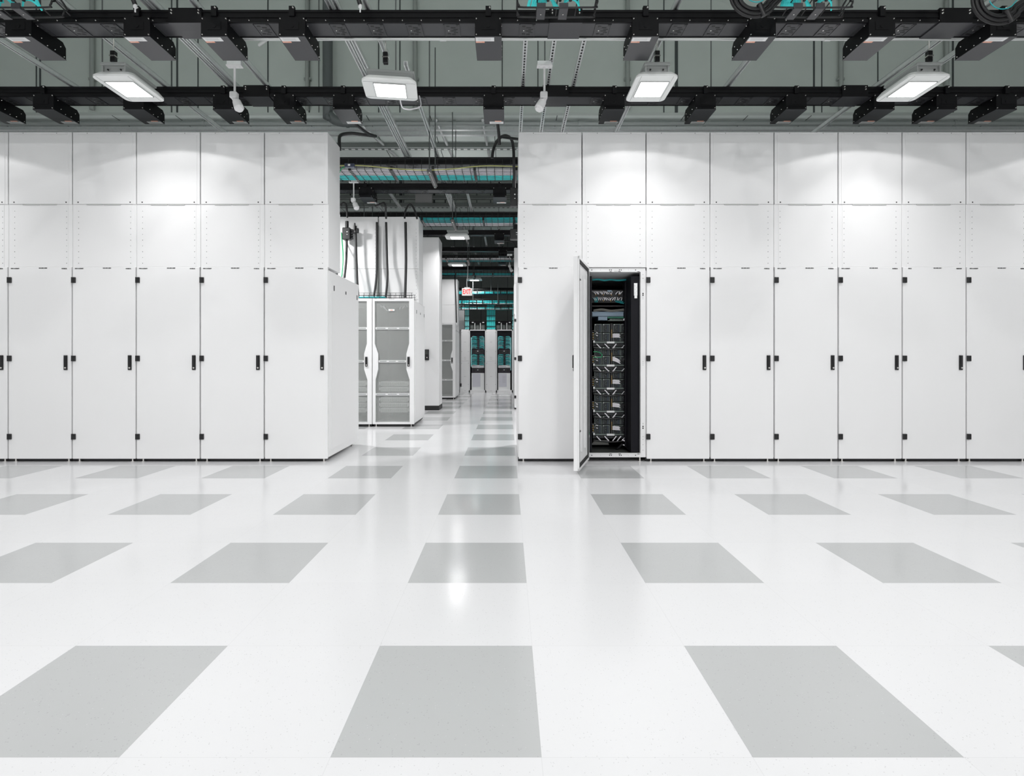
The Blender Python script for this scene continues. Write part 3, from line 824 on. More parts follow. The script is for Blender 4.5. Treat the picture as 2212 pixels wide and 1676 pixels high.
# contents: everything stands inside and is a thing of its own. depth of fronts:
YE = .36     # local y
def LX(px): return X(px, YR1 + YE) - OX
def LZ(py): return Z(py, YR1 + YE)
def make_module():
    b = MB(MODULE, MODFRAME, MODULEB); w, h = .088, .098
    b.box(0, w, 0, .3, 0, h); b.box(0, .004, -.006, 0, 0, h, MODFRAME); b.box(w - .010, w - .005, -.004, 0, 0, h, MODFRAME)
    b.box(.055, .068, -.003, 0, .004, h - .004, MODULEB)
    b.box(0, w, -.005, 0, h - .006, h, MODFRAME)
    pts = []
    for k in range(9):
        a = math.pi / 2 + math.pi * k / 8
        pts.append((.042 + .018 * math.cos(a), -.006, .048 + .02 * math.sin(a)))
    pts.append((.042, -.006, .068))
    b.tube([(.044, -.006, .03)] + [(.044 - .02 * math.sin(math.pi * k / 8), -.012, .048 - .018 * math.cos(math.pi * k / 8)) for k in range(9)] + [(.044, -.006, .066), (.044, -.006, .03)], .0022, MODFRAME, n=5)
    b.cyl((.012, -.006, h - .008), (.012, -.009, h - .008), .004, STEEL, 6)
    return b.mesh('fan_module')
MODM = make_module()
def chassis(k, label):
    zr = LZ(738 + 49.7 * k)
    t = empty('module_chassis', (OX, YR1 + YE, zr), label, 'equipment chassis', 'equipment chassis stacked in the open cabinet')
    xa, xb = LX(1281), LX(1358)
    b = MB(MODFRAME); b.box(xa, xb, -.012, .35, -.012, 0); b.box(xa + .16, xa + .25, -.018, -.012, -.02, .002, PAPER)
    b.box(xa, xa + .02, -.015, -.012, -.012, .012, PAPER)
    b.box(xa, xb, .0, .3, -.055, -.012, MODULE)
    for q in range(6): b.box(xa + .03 + .065 * q, xa + .07 + .065 * q, -.003, 0, -.05, -.02, BLACKPL)
    b.build('shelf_rail', t)
    b = MB(BLACKPL); xc = LX(1321); b.box(xc - .012, xc + .012, -.01, .3, 0, .215)
    for q in range(7): b.box(xc - .004, xc + .004, -.013, -.01, .05 + .014 * q, .056 + .014 * q, BRASS)
    for q in range(7): b.box(xa - .006, xa + .004, -.013, -.01, .02 + .014 * q, .026 + .014 * q, BRASS if q % 2 else STEEL)
    b.build('connector_post', t)
    for r in range(2):
        for c, xx in enumerate((LX(1284), LX(1301.5), LX(1324.5), LX(1341))):
            o = bpy.data.objects.new('fan_module', MODM); COL.objects.link(o); o.parent = t; o.location = (xx, 0, .004 + .106 * r)
    rnd = random.Random(k + 3)
    for q in range(4):
        b = MB(WHITEC); zz = .088 - .012 * q; dzz = -.03 * (k == 1) - .006 * (k % 2)
        b.tube([(xc + .01, -.014, zz), (xc + .05, -.03, zz + dzz * .4), (xc + .085 + .01 * (q % 2), -.04, zz - .002 + dzz)], .0058, n=6, smooth=3)
        b.tube([(xc + .085, -.04, zz - .002 + dzz), (xc + .16, -.03, zz * .4 + .05), (LX(1364), .02, .09 + .03 * (k % 2))], .0032, BLACKC, n=5, smooth=4)
        b.build('power_cable', t)
    for q, (xx, s) in enumerate(((.055, 1), (.15, 1), (.255, -1), (.36, -1))):
        b = MB(WHITEC); r_ = .0065 if q < 3 else .003
        x_ = xa + xx; j = rnd.uniform(-.01, .01)
        b.tube([(x_ - .015 * s, -.016, -.028), (x_, -.03, -.045 + j * .3), (x_ + .03 * s, -.035, -.078)], r_, n=6, smooth=3)
        b.build('power_cable', t)
    b = MB(BLACKC); b.tube([(xa, -.03, -.07), (xa + .1, -.035, -.085), (xc, -.04, -.092), (xc + .1, -.035, -.085), (LX(1364), -.01, -.07)], .009, n=7, smooth=4); b.build('harness', t)
    for s, (ex, bx) in enumerate(((xa - .025, xa + .045), (LX(1369), LX(1354)))):
        for q in range(2):
            zz = .075 + .045 * q - .02 * (k % 2)
            b = MB(WHITEC)
            b.tube([(ex, -.03, zz), ((ex + bx) / 2, -.05, zz + .008), (bx, -.03, zz - .01 - .008 * q)], .0017, mat('thin_loop_wire', (.35, .34, .33), .4), n=5, smooth=4)
            dx = .028 if s else .012
            b.tube([(bx - dx, -.034, zz - .002 - .012 * q), (bx + .004, -.03, zz - .006 - .016 * q)], .0062, n=6)
            b.build('signal_cable', t)
    return t
for k in range(5):
    chassis(k, f'black modular chassis with white cable tags, {ORD[k]} from the top inside the open cabinet')
# partial bottom cables
b = MB(WHITEC)
for (p, q) in (((1353, 958), (1343, 949)), ((1354, 966), (1345, 960)), ((1340, 942), (1332, 952))):
    b.tube([(OX + LX(p[0]), YR1 + YE - .03, LZ(p[1])), (OX + LX((p[0] + q[0]) / 2), YR1 + YE - .05, LZ((p[1] + q[1]) / 2 - 2)), (OX + LX(q[0]), YR1 + YE - .03, LZ(q[1]))], .007, n=7, smooth=4)
b.tube([(OX + LX(1344), YR1 + YE - .02, LZ(958)), (OX + LX(1335), YR1 + YE, LZ(968)), (OX + LX(1330), YR1 + YE + .04, LZ(980) + .03)], .014, BLACKC, n=8, smooth=4)
tag(b.build('cable_tail'), 'white tagged cable ends at the very bottom of the open cabinet', 'cable')
b = MB(mat('bare_steel_shelf', (.34, .34, .32), .4, .4)); zz = .1
b.prism_y([(LX(1282) + OX, .105), (LX(1322) + OX, .105), (LX(1318) + OX, .165), (LX(1291) + OX, .165)], YR1 + .55, YR1 + .9)
tag(b.build('steel_shelf'), 'bare grey steel plate on the floor of the open cabinet', 'plate')
# patch field on top
t = empty('patch_bay', (OX, YR1 + YE, LZ(662)), 'black patch panel crowded with two rows of white tagged cords, top of the open cabinet', 'patch panel')
b = MB(BLACKPL); b.box(LX(1279), LX(1364), 0, .3, 0, .012); b.box(LX(1279), LX(1364), .04, .25, .05, .20)
b.build('panel_body', t)
rnd = random.Random(5)
for row, (ya, yb_) in enumerate(((629, 636), (642, 649))):
    for q in range(15):
        px = 1283 + q * 4.2 + rnd.uniform(-1, 1)
        if 12 > q > 9 and row == 0: continue
        s = 1 if q < 9 else -1
        b = MB(WHITEC); xx = LX(px) ; za = LZ(ya) - LZ(662); zb_ = LZ(yb_) - LZ(662)
        dx = rnd.uniform(.006, .022) * (1 if q < 9 else -1)
        b.tube([(xx - dx, .03, za), (xx, -.01, (za + zb_) / 2 + .006), (xx + dx, -.02, zb_)], rnd.uniform(.004, .0065), n=6, smooth=3)
        if q % 4 == 1: b.box(xx - .004, xx + .004, .02, .03, za - .045, za - .035, BRASS)
        b.build('patch_cord', t)
for q in range(3):
    b = MB(WHITEC); b.tube([(LX(1349), -.02, LZ(634 + q) - LZ(662)), (LX(1358), -.03, LZ(636 + 2 * q) - LZ(662)), (LX(1351 - q), -.03, LZ(640 + 2 * q) - LZ(662))], .0055, n=6, smooth=3); b.build('patch_cord', t)
b = MB(TEALD)
for q in range(6):
    xx = LX(1328 + 3 * q); b.tube([(xx, .02, .08), (xx + .01, -.02, .05 - .004 * q), (xx + .03, -.01, .06)], .0028, n=5, smooth=4)
for q in range(4):
    xx = LX(1281 + 2 * q); b.tube([(xx, .0, .10), (xx + .015, -.02, .075 + .01 * q), (xx + .02, 0, .05)], .0028, n=5, smooth=4)
b.build('green_cords', t)
b = MB(BLUEGREY); b.box(LX(1312), LX(1321), -.01, 0, .175, .19); b.build('name_plate', t)
# switch
t = empty('network_switch', (OX, YR1 + YE, LZ(693)), 'blue-grey switch with grey cable bundle on top, upper part of the open cabinet', 'network switch')
b = MB(BLUEGREY); b.box(LX(1279), LX(1347), 0, .3, .052, .098, b=.003)
for q in range(40): b.box(LX(1280) + .009 * q, LX(1280) + .004 + .009 * q, -.002, 0, .06, .064, SEAM)
b.box(LX(1279), LX(1358), .0, .3, .098, .108); b.build('switch_body', t)
b = MB(BLUEGREY); b.box(LX(1292), LX(1312), -.004, .28, .006, .05, b=.002); b.build('power_supply', t)
b = MB(PCB); b.box(LX(1313), LX(1358), .0, .28, .03, .05)
for q in range(12): b.box(LX(1317) + .017 * q, LX(1317) + .011 + .017 * q, -.003, 0, .008, .022, MODFRAME)
b.box(LX(1313), LX(1350), -.004, .2, .0, .007, MODFRAME); b.build('circuit_board', t)
b = MB(mat('grey_cable_jacket', (.22, .22, .20), .5))
for q in range(7):
    zz = .11 + .006 * (q % 4); yy = -.01 + .01 * (q % 3)
    b.tube([(LX(1282), yy, zz), (LX(1300), yy - .01, zz + .012), (LX(1320), yy, zz - .002), (LX(1345), yy, zz + .01), (LX(1360), yy + .02, zz + .012)], .0042, n=6, smooth=4)
b.build('cable_bundle', t)
b = MB(WHITEC); b.tube([(LX(1346), -.03, .004), (LX(1350), -.04, .04)], .009, n=7); b.tube([(LX(1353), -.03, -.06), (LX(1358), -.035, -.075)], .009, n=7); b.build('cable_tag', t)
b = MB(TEALD)
for q in range(3): b.tube([(OX + LX(1279), YR1 + YE - .02, LZ(604 + q)), (OX + LX(1292), YR1 + YE - .02, LZ(603 + q)), (OX + LX(1305), YR1 + YE - .02, LZ(605 + q)), (OX + LX(1318), YR1 + YE - .02, LZ(603.5 + q)), (OX + LX(1335), YR1 + YE - .02, LZ(605 + q)), (OX + LX(1362), YR1 + YE - .02, LZ(603 + q))], .0045, n=6, smooth=4)
tag(b.build('teal_cable'), 'teal cables strung across the top inside the open cabinet', 'cable')
b = MB(GREENC); c = [(LX(1280), LZ(760)), (LX(1290), LZ(760)), (LX(1297), LZ(764)), (LX(1299), LZ(768)), (LX(1295), LZ(772)), (LX(1280), LZ(771.5))]
b.tube([(OX + x, YR1 + YE - .05, z) for x, z in c], .0042, n=6, smooth=5)
tag(b.build('green_wire_loop'), 'green wire loop at the second chassis of the open cabinet', 'wire')

# ================================================================== PERFORATED-DOOR CABINETS (further rows)
def make_perf(label, x, y, group='perforated-door cabinets', servers=True, side='R', text=True):
    t = empty('perforated_cabinet', (x, y, 0), label, 'server cabinet', group)
    w = CW
    b = MB(WHITE_FRAME)
    b.box(.002, .02, .05, CD - .1, .06, CH); b.box(w - .02, w - .002, .05, CD - .1, .06, CH)
    b.box(.02, w - .02, .05, CD - .1, CH - .02, CH); b.box(.02, w - .02, .05, CD - .1, .06, .08)
    b.box(.02, w - .02, CD - .12, CD - .1, .08, CH - .02)
    b.build('body', t)
    b = MB(DARKMETAL); b.box(.021, w - .021, CD - .13, CD - .12, .08, CH - .02); b.box(.021, .03, .2, CD - .12, .08, CH - .02); b.box(w - .03, w - .021, .2, CD - .12, .08, CH - .02); b.build('lining', t)
    lz = lambda py: EYE + (775 - py) * 9.18 / F
    lx = lambda px: (px - 804) * 9.18 / F
    d = MB(WHITE)
    zt, zbm = 2.171, .045
    L = [(lx(809.3), lz(650.2)), (lx(809.3), lz(742)), (lx(816.7), lz(764)), (lx(816.7), lz(797.5)), (lx(811), lz(820.5)), (lx(811), lz(912))]
    R = [(lx(883.7), lz(650.2)), (lx(883.7), lz(742)), (lx(877.8), lz(764)), (lx(877.8), lz(797.5)), (lx(884.8), lz(820.5)), (lx(884.8), lz(912))]
    e = .006
    for i in range(5):
        (xa, za), (xb_, zb2) = L[i], L[i + 1]
        d.prism_y([(e, zb2), (xb_, zb2), (xa, za), (e, za)], 0, .04)
        (xa, za), (xb_, zb2) = R[i], R[i + 1]
        d.prism_y([(xb_, zb2), (w - e, zb2), (w - e, za), (xa, za)], 0, .04)
    d.box(e, w - e, 0, .04, L[0][1], zt); d.box(e, w - e, 0, .04, zbm, L[-1][1])
    do = d.build('door', t)
    m = MB(PERF); m.prism_y(L[::-1] + R, .016, .020); m.build('mesh_panel', do)
    for py in (709, 780.4, 851.6):
        c = MB(WHITE_FRAME); z = lz(py)
        xa = lx(817.5) if 760 < py < 800 else lx(810.5); xb_ = lx(877) if 760 < py < 800 else lx(884)
        c.box(xa, xb_, .008, .016, z + .008, z + .018); c.box(xa, xb_, .008, .016, z - .018, z - .008)
        for q in range(4): xq = xa + (xb_ - xa) * q / 3.0; c.box(max(xa, xq - .02), min(xb_, xq + .02), .008, .016, z - .01, z + .01)
        c.box(xa, xb_, .012, .016, z - .01, z + .01, SEAMGREY)
        c.build('crossbar', do)
    h = handle_mb().build('handle', do, (lx(882.5), 0, lz(781))); lock_mb().build('lock', h)
    k = MB(BLACKPL); k.box(.03, w - .03, .1, CD - .15, .02, .06); k.box(.02, w - .02, .06, .10, 0.0, .045); k.build('plinth', t)
    add_feet(t, d=CD - .1)
    side_details(t, w - .002, .05, CD - .1, 1)
    if text:
        text_part('HH1-RM1-HK31', .014, INK, do, (.33, -.0015, 2.160))
        text_part('PNB-3', .012, INK, do, (.06, -.0015, 2.162))
    return t
def make_server(label, loc, group):
    t = empty('server', loc, label, 'server', group)
    b = MB(SERVER); b.box(0, .46, 0, .6, 0, .075)
    for q in range(30): b.box(.01 + .015 * q, .013 + .015 * q, -.004, 0, .004, .058, SEAM)
    b.build('chassis', t)
    b = MB(PAPER)
    for q in range(24): b.box(.012 + .019 * q, .02 + .019 * q, -.006, 0, .066, .073)
    b.box(-.02, -.008, -.006, .02, .02, .07); b.box(.468, .48, -.006, .02, .02, .07)
    b.build('status_strip', t)
    return t
Y2 = 9.18
ph1 = make_perf('white cabinet with grey perforated door, nearest the aisle in the second left row', X(804, Y2), Y2)
ph2 = make_perf('white perforated-door cabinet half hidden behind the end of the front left row', X(804, Y2) - CW, Y2)
first = None
for ci, x in enumerate((X(804, Y2) + .125, X(804, Y2) - CW + .125)):
    for q, py in enumerate((834, 846, 868.5, 880, 891.5)):
        z = Z(py, Y2)
        lab = f'rack server behind the perforated door {"nearest the aisle" if ci == 0 else "of the half-hidden cabinet"}, {ORD[q]} from the top'
        if first is None: first = make_server(lab, (x, Y2 + .07, z), 'servers behind the perforated doors')
        else: dup(first, (x, Y2 + .07, z), lab)
b = MB(WHITEC)
for (a, c) in (((824, 660), (829, 665)), ((826, 659), (834, 670)), ((861, 667), (863, 660)), ((866, 666), (871, 659)), ((819, 658), (822, 662)), ((876, 658), (878, 662))):
    b.tube([(X(a[0], Y2), Y2 + .1, Z(a[1], Y2)), (X((a[0] + c[0]) / 2, Y2), Y2 + .08, Z((a[1] + c[1]) / 2 + 1, Y2)), (X(c[0], Y2), Y2 + .1, Z(c[1], Y2))], .007, n=6, smooth=3)
tag(b.build('loose_cable'), 'few white cables seen through the top of the perforated door nearest the aisle', 'cable')
b = MB(PAPER); b.box(X(839, Y2), X(852, Y2), Y2 + .008, Y2 + .012, Z(671.5, Y2), Z(667.5, Y2)); b.box(X(843, Y2), X(848, Y2), Y2 + .007, Y2 + .008, Z(670.5, Y2), Z(669, Y2), ORANGE)
b.build('paper_label', ph1, (-X(804, Y2), -Y2, 0))

Y3 = 15.5
make_perf('small distant perforated cabinet right of the white column', X(984, Y3) - CW, Y3, servers=False)
make_perf('distant perforated cabinet edge on the right side of the aisle', .175, Y3, servers=False)
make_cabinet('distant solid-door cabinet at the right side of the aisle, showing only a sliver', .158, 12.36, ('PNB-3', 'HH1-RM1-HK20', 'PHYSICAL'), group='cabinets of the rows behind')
# upper containment boxes at the back of those rows
make_extension('white panels above the sliver of cabinet on the right side of the aisle', .150, 12.36, group='upper panels of the rows behind')
x2 = X(804, Y2)
def rear_ext(x, y, label, w=CW, z1=3.66):
    t = empty('containment_panel', (x, y, CH), label, 'containment panel', 'upper panels of the rows behind')
    b = MB(WHITE); b.box(.004, w - .004, 0, .48, 0, .60, b=.003)
    for k in range(9): b.cyl((w - .05, 0, .04 + .065 * k), (w - .05, -.001, .04 + .065 * k), .004, INK, 6)
    b.build('lower_panel', t)
    b = MB(WHITE); b.box(.004, w - .004, -.003, .48, .602, z1 - CH, b=.003)
    for k in range(11): b.cyl((w - .05, -.003, .65 + .065 * k), (w - .05, -.004, .65 + .065 * k), .004, INK, 6)
    b.build('upper_panel', t)
    return t
rear_ext(x2 + .01, Y2 + .42, 'white panels above the perforated cabinet nearest the aisle')
rear_ext(x2 - CW + .0, Y2 + .42, 'white panels above the half-hidden perforated cabinet')
rear_ext(X(984, Y3) - CW + .01, Y3 + .55, 'white panels above the small distant perforated cabinet', z1=3.5)
rear_ext(.18, Y3 + .42, 'white panels over the distant cabinet edge at the right side of the aisle', z1=3.3)
b = MB(mat('grey_post', (.22, .23, .22), .4, .4)); b.box(x2 - .02, x2 + .012, Y2 + .37, Y2 + .42, CH, 3.5)
tag(b.build('grey_post'), 'grey vertical post between the two white upper panels behind the ladder tray', 'post')

# ================================================================== WHITE COLUMN
YC = 12.15
cx0, cx1 = X(948, YC) - .62, X(948, YC)
t = empty('column_cover', ((cx0 + cx1) / 2, YC + .3, 0), 'square white column cover with black base, left side of the aisle', 'column')
hw = (cx1 - cx0) / 2
b = MB(WHITE); b.box(-hw, hw, -.3, .3, .10, 3.87, b=.006); b.build('shaft', t)
b = MB(BASEB); b.box(-hw - .006, hw + .006, -.306, .306, 0, .10, b=.004); b.build('base', t)
t = empty('card_reader', (X(919, YC - .06), YC, Z(778, YC)), 'black card reader with a lit key on the white column', 'card reader')
b = MB(BLACKPL); b.box(-.02, .075, -.06, -.001, 0, .24, b=.006); b.build('reader_body', t)
b = MB(mat('reader_screen', (.05, .055, .05), .2)); b.box(0, .055, -.063, -.06, .13, .22); b.build('screen', t)
b = MB(STEEL); b.cyl((.035, -.06, .06), (.035, -.066, .06), .012, n=10); b.build('key_button', t)

# ================================================================== WIRE CABLE TRAYS IN THE GAP
WIRE = mat('black_wire', (.012, .012, .013), .4)
def tray(y0, d, x0, x1, z, label, n_long=8, step=.107, side=.15, r=.0038, order=('w', 't')):
    b = MB(WIRE)
    for k in range(n_long + 1):
        y = y0 + d * k / n_long; b.tube([(x0, y, z), (x1, y, z)], r, n=4)
    for s in (0, d):
        for h in (side * .5, side): b.tube([(x0, y0 + s, z + h), (x1, y0 + s, z + h)], r * 1.1, n=4)
    x = x0 + .02
    while x < x1:
        b.tube([(x, y0, z + side), (x, y0, z), (x, y0 + d, z), (x, y0 + d, z + side)], r, n=4); x += step
    o = b.build('wire_cable_tray')
    return tag(o, label, 'cable tray', 'black wire cable trays across the aisle')
def bundle(y0, y1, x0, x1, z, m, label, rad=.013, layers=1, name='cable_bundle', straps=True, wob=.006, seed=1):
    rnd = random.Random(seed); b = MB(m)
    n = int((y1 - y0) / (rad * 1.9))
    for L_ in range(layers):
        for k in range(n):
            y = y0 + (y1 - y0) * (k + .5) / n; zz = z + rad + L_ * rad * 1.7
            pts = []; x = x0
            while x < x1 + .01: pts.append((x, y + rnd.uniform(-wob, wob), zz + rnd.uniform(0, wob * .6))); x += .45
            b.tube(pts, rad, n=6, smooth=2)
    o = b.build(name); tag(o, label, 'cables')
    if straps:
        x = x0 + .2
        while x < x1:
            s = MB(BLACKPL)
            s.prism_x([(y0 - .012, z - .007), (y1 + .012, z - .007), (y1 + .012, z + .04), (y1 + .008, z + .04), (y1 + .008, z - .003), (y0 - .008, z - .003), (y0 - .008, z + .05), (y0 - .012, z + .05)], x, x + .035)
            s.build('strap', o); x += .55
    return o
TZ = EYE + 2.49
tx0, tx1 = -3.4, .75
for i, (y0, d, zz) in enumerate(((7.16, .47, TZ), (9.74, .5, TZ), (13.54, .48, TZ), (16.1, .48, TZ))):
    tray(y0, d, tx0, tx1, zz, ['wire cable tray right behind the front row, with white and teal cables', 'second wire cable tray, above the tall panels of the second row',
                          'third wire cable tray, behind the first aisle lamp', 'fourth wire cable tray, right above the exit sign'][i])
    front_teal = i in (1,)
    a, c = (y0 + .02, y0 + d * .5), (y0 + d * .52, y0 + d - .02)
    if i in (0, 2): wr, tr_ = a, c
    else: tr_, wr = a, c
    w_ = ['front row', 'second', 'third', 'fourth'][i]
    bundle(wr[0], wr[1], tx0, tx1, zz + .004, WHITEC, f'white cables lying in the {w_} wire tray of the aisle', seed=i)
    bundle(tr_[0], tr_[1], tx0, tx1, zz + .004, TEAL if i == 0 else TEALD, f'teal cables lying in the {w_} wire tray of the aisle', layers=2, seed=i + 9)
# trapeze hangers
def trapeze(x, y0, d, z, label, top=SOF):
    t = empty('trapeze_hanger', (x, y0, z), label, 'hanger', 'strut hangers under the cable trays')
    b = MB(mat('dark_strut', (.12, .12, .12), .4, .6)); b.box(-.03, .03, -.07, d + .07, -.05, -.008)
    for k in range(12): b.cyl((0, -.04 + (d + .08) * k / 11, -.05), (0, -.04 + (d + .08) * k / 11, -.052), .008, GALV, 6)
    b.build('crossbar', t)
    for y in (-.05, d + .05):
        r = MB(ROD); r.cyl((0, y, -.08), (0, y, top - z), .008, n=8); r.cyl((0, y, -.07), (0, y, -.05), .018, STEEL, 6); r.build('rod', t)
    return t
trapeze(X(932, 7.3), 7.16, .47, TZ, 'strut hanger with two long rods under the front tray, mid gap')
trapeze(X(790, 9.8), 9.74, .5, TZ, 'dark strut hanger at the left of the second tray', top=EYE + 2.98)
trapeze(X(980, 9.9), 9.74, .5, TZ, 'strut hanger of the second tray, above the first aisle lamp')
trapeze(X(1011, 13.6), 13.54, .48, TZ, 'strut hanger of the third tray in the far gap')
trapeze(X(1023, 16.2), 16.1, .48, TZ, 'strut hanger of the fourth tray above the far lamp')
# ground wire and junction block
b = MB(YELLOWC); yg = 7.1
b.tube([(X(px, yg), yg, Z(py, yg)) for px, py in ((700, 360), (735, 358), (765, 357), (800, 359), (850, 364), (900, 367), (940, 367), (985, 364), (1020, 360), (1060, 358), (1125, 360))], .007, n=7, smooth=4)
tag(b.build('ground_wire'), 'yellow-green wire sagging along the front cable tray', 'wire')
b = MB(mat('blue_grey_connector', (.05, .06, .10), .3)); b.box(X(745, yg), X(767, yg), yg - .03, yg + .03, Z(362.5, yg), Z(354, yg), b=.008)
b.box(X(753, yg), X(758, yg), yg - .034, yg - .03, Z(360, yg), Z(356, yg), PAPER)
tag(b.build('junction_block'), 'small dark connector block on the yellow-green wire, by the left cabinets', 'connector')
b = MB(GREENC); b.tube([(X(px, yg), yg, Z(py, yg)) for px, py in ((748, 359), (738, 364), (733, 374), (729, 390))], .006, n=6, smooth=4)
tag(b.build('green_wire'), 'short green wire dropping from the connector block', 'wire')

# power cables in the gap
def cable(pts, r, label, m=BLACKC, name='power_cable', grp='black power cables in the gap'):
    b = MB(m); b.tube([(X(px, y), y, Z(py, y)) for px, py, y in pts], r, n=9, smooth=6)
    return tag(b.build(name), label, 'cable', grp)
cable([(760, 262, 6.3), (778, 276, 6.45), (795, 288, 6.7), (812, 294, 6.9)], .017, 'short black cable dropping from the tap-off box left of the brightest lamp')
cable([(734, 325, 6.7), (733, 300, 6.7), (738, 291, 6.75), (760, 288, 6.8), (785, 291, 6.85), (812, 294, 6.9)], .02, 'black cable bending over the top corner of the left cabinets')
cable([(1074, 262, 6.3), (1077, 285, 6.4), (1079, 312, 6.5)], .018, 'short black cable hanging from the tap-off box above the aisle opening')
cable([(1063, 342, 7.0), (1066, 322, 7.0), (1075, 303, 7.0), (1090, 293, 7.0), (1104, 300, 7.0), (1109, 320, 7.0), (1110, 350, 7.0), (1111, 400, 7.12), (1110, 412, 7.14)], .019, 'black cable arched beside the top of the right cabinets')
cable([(1085, 296, 6.9), (1100, 298, 6.8), (1122, 301, 6.7)], .017, 'black cable running from the arch onto the right cabinets')
cable([(736, 444, 9.0), (742, 438, 9.0), (748, 444, 9.0), (750, 470, 9.0)], .016, 'black cable arch next to the left cabinets, above the second tray')
cable([(810, 445, 9.2), (822, 441, 9.2), (830, 438, 9.2), (833, 448, 9.2), (834, 472, 9.4)], .016, 'black cable leaving the tap-off box beside the small sensor')
cable([(874, 472, 9.4), (876, 455, 9.4), (886, 441, 9.4), (896, 455, 9.4), (901, 473, 9.4)], .016, 'narrow black cable arch in the middle of the second tray')
for i, (pa) in enumerate([[(749, 512, 9.45), (748, 560, 9.45), (744, 600, 9.4)], [(768, 488, 9.45), (770, 560, 9.45), (772, 610, 9.4), (774, 640, 9.35)],
                          [(814, 480, 9.5), (814, 560, 9.5), (813, 600, 9.45), (808, 640, 9.4)], [(834, 480, 9.5), (836, 560, 9.5), (837, 600, 9.45), (833, 645, 9.4)],
                          [(876, 480, 9.5), (877, 560, 9.5), (876, 610, 9.45), (875, 642, 9.4)]]):
    cable(pa, .02 if i != 4 else .024, ['vertical black cable nearest the left cabinets, under the black connector', 'vertical black cable second from the left in front of the white panels', 'vertical black cable left of the grey post in front of the white panels',
                      'vertical black cable right of the grey post', 'thickest vertical black cable, rightmost in front of the white panels'][i], grp='vertical black cables before the white panels')
cable([(736, 478, 9.76), (739, 520, 9.5), (741, 560, 9.3), (737, 612, 9.2)], .010, 'green wire hanging along the edge of the left cabinets', GREENC, 'green_wire', None)
cable([(1088, 520, 12.6), (1101, 521, 12.6), (1112, 526, 12.6), (1115, 545, 12.6)], .014, 'short black cable beside the tap-off box near the right cabinets')
cable([(983, 594, 16.15), (983, 602, 16.0), (985, 650, 15.9), (986, 697, 15.9)], .018, 'thin black cable down the white panels of the distant left cabinet')
# black connector boxes
def connector(px0, px1, py0, py1, y, label, ribs=True):
    t = empty('power_connector', (X(px0, y), y, Z(py1, y)), label, 'connector', 'black power connectors in the gap')
    w = X(px1, y) - X(px0, y); h = Z(py0, y) - Z(py1, y)
    b = MB(BLACKPL); b.box(0, w, 0, w * .8, 0, h, b=.01)
    b.build('body', t)
    b = MB(BLACKPL); b.cyl((w / 2, w * .4, h), (w / 2, w * .4, h + .12), w * .22, n=10); b.build('strain_relief', t)
    b = MB(BLACKPL)
    for k in range(4): b.cyl((w, w * .4, .03 + h * .22 * k), (w + .04, w * .4, .03 + h * .22 * k), .022, n=8)
    b.box(w * .55, w * .72, -.004, 0, h * .6, h * .66, PAPER); b.box(w * .55, w * .72, -.004, 0, h * .4, h * .43, PAPER)
    b.build('sockets', t)
    return t
connector(739, 756, 491, 517, 9.4, 'black multi-socket connector hanging by the left cabinets')
connector(762, 769, 496, 504, 9.4, 'small black connector on the second vertical cable')
connector(1102, 1118, 405, 445, 7.1, 'tall black connector beside the right cabinets, under the arched cable')
connector(1102, 1125, 494, 516, 10.05, 'black connector with white marks beside the right cabinets, lower one')
# light cord at lamp B
cable([(862, 200, 5.45), (868, 230, 5.6), (880, 236, 5.62), (893, 235, 5.65), (909, 228, 5.7), (905, 204, 5.95)], .007, 'white cord hanging from the brightest lamp', WHITEC, 'lamp_cord', None)
# tray on top of the second row cabinets
t = tray(Y2 + .06, .3, X(804, Y2) - CW, X(890, Y2), CH + .04, 'low wire tray on top of the perforated cabinets', n_long=5, step=.09, side=.09)
bundle(Y2 + .1, Y2 + .2, X(804, Y2) - CW, X(878, Y2), CH + .05, TEALD, 'teal and black cables in the low tray on the perforated cabinets', rad=.011, straps=False, wob=.015)

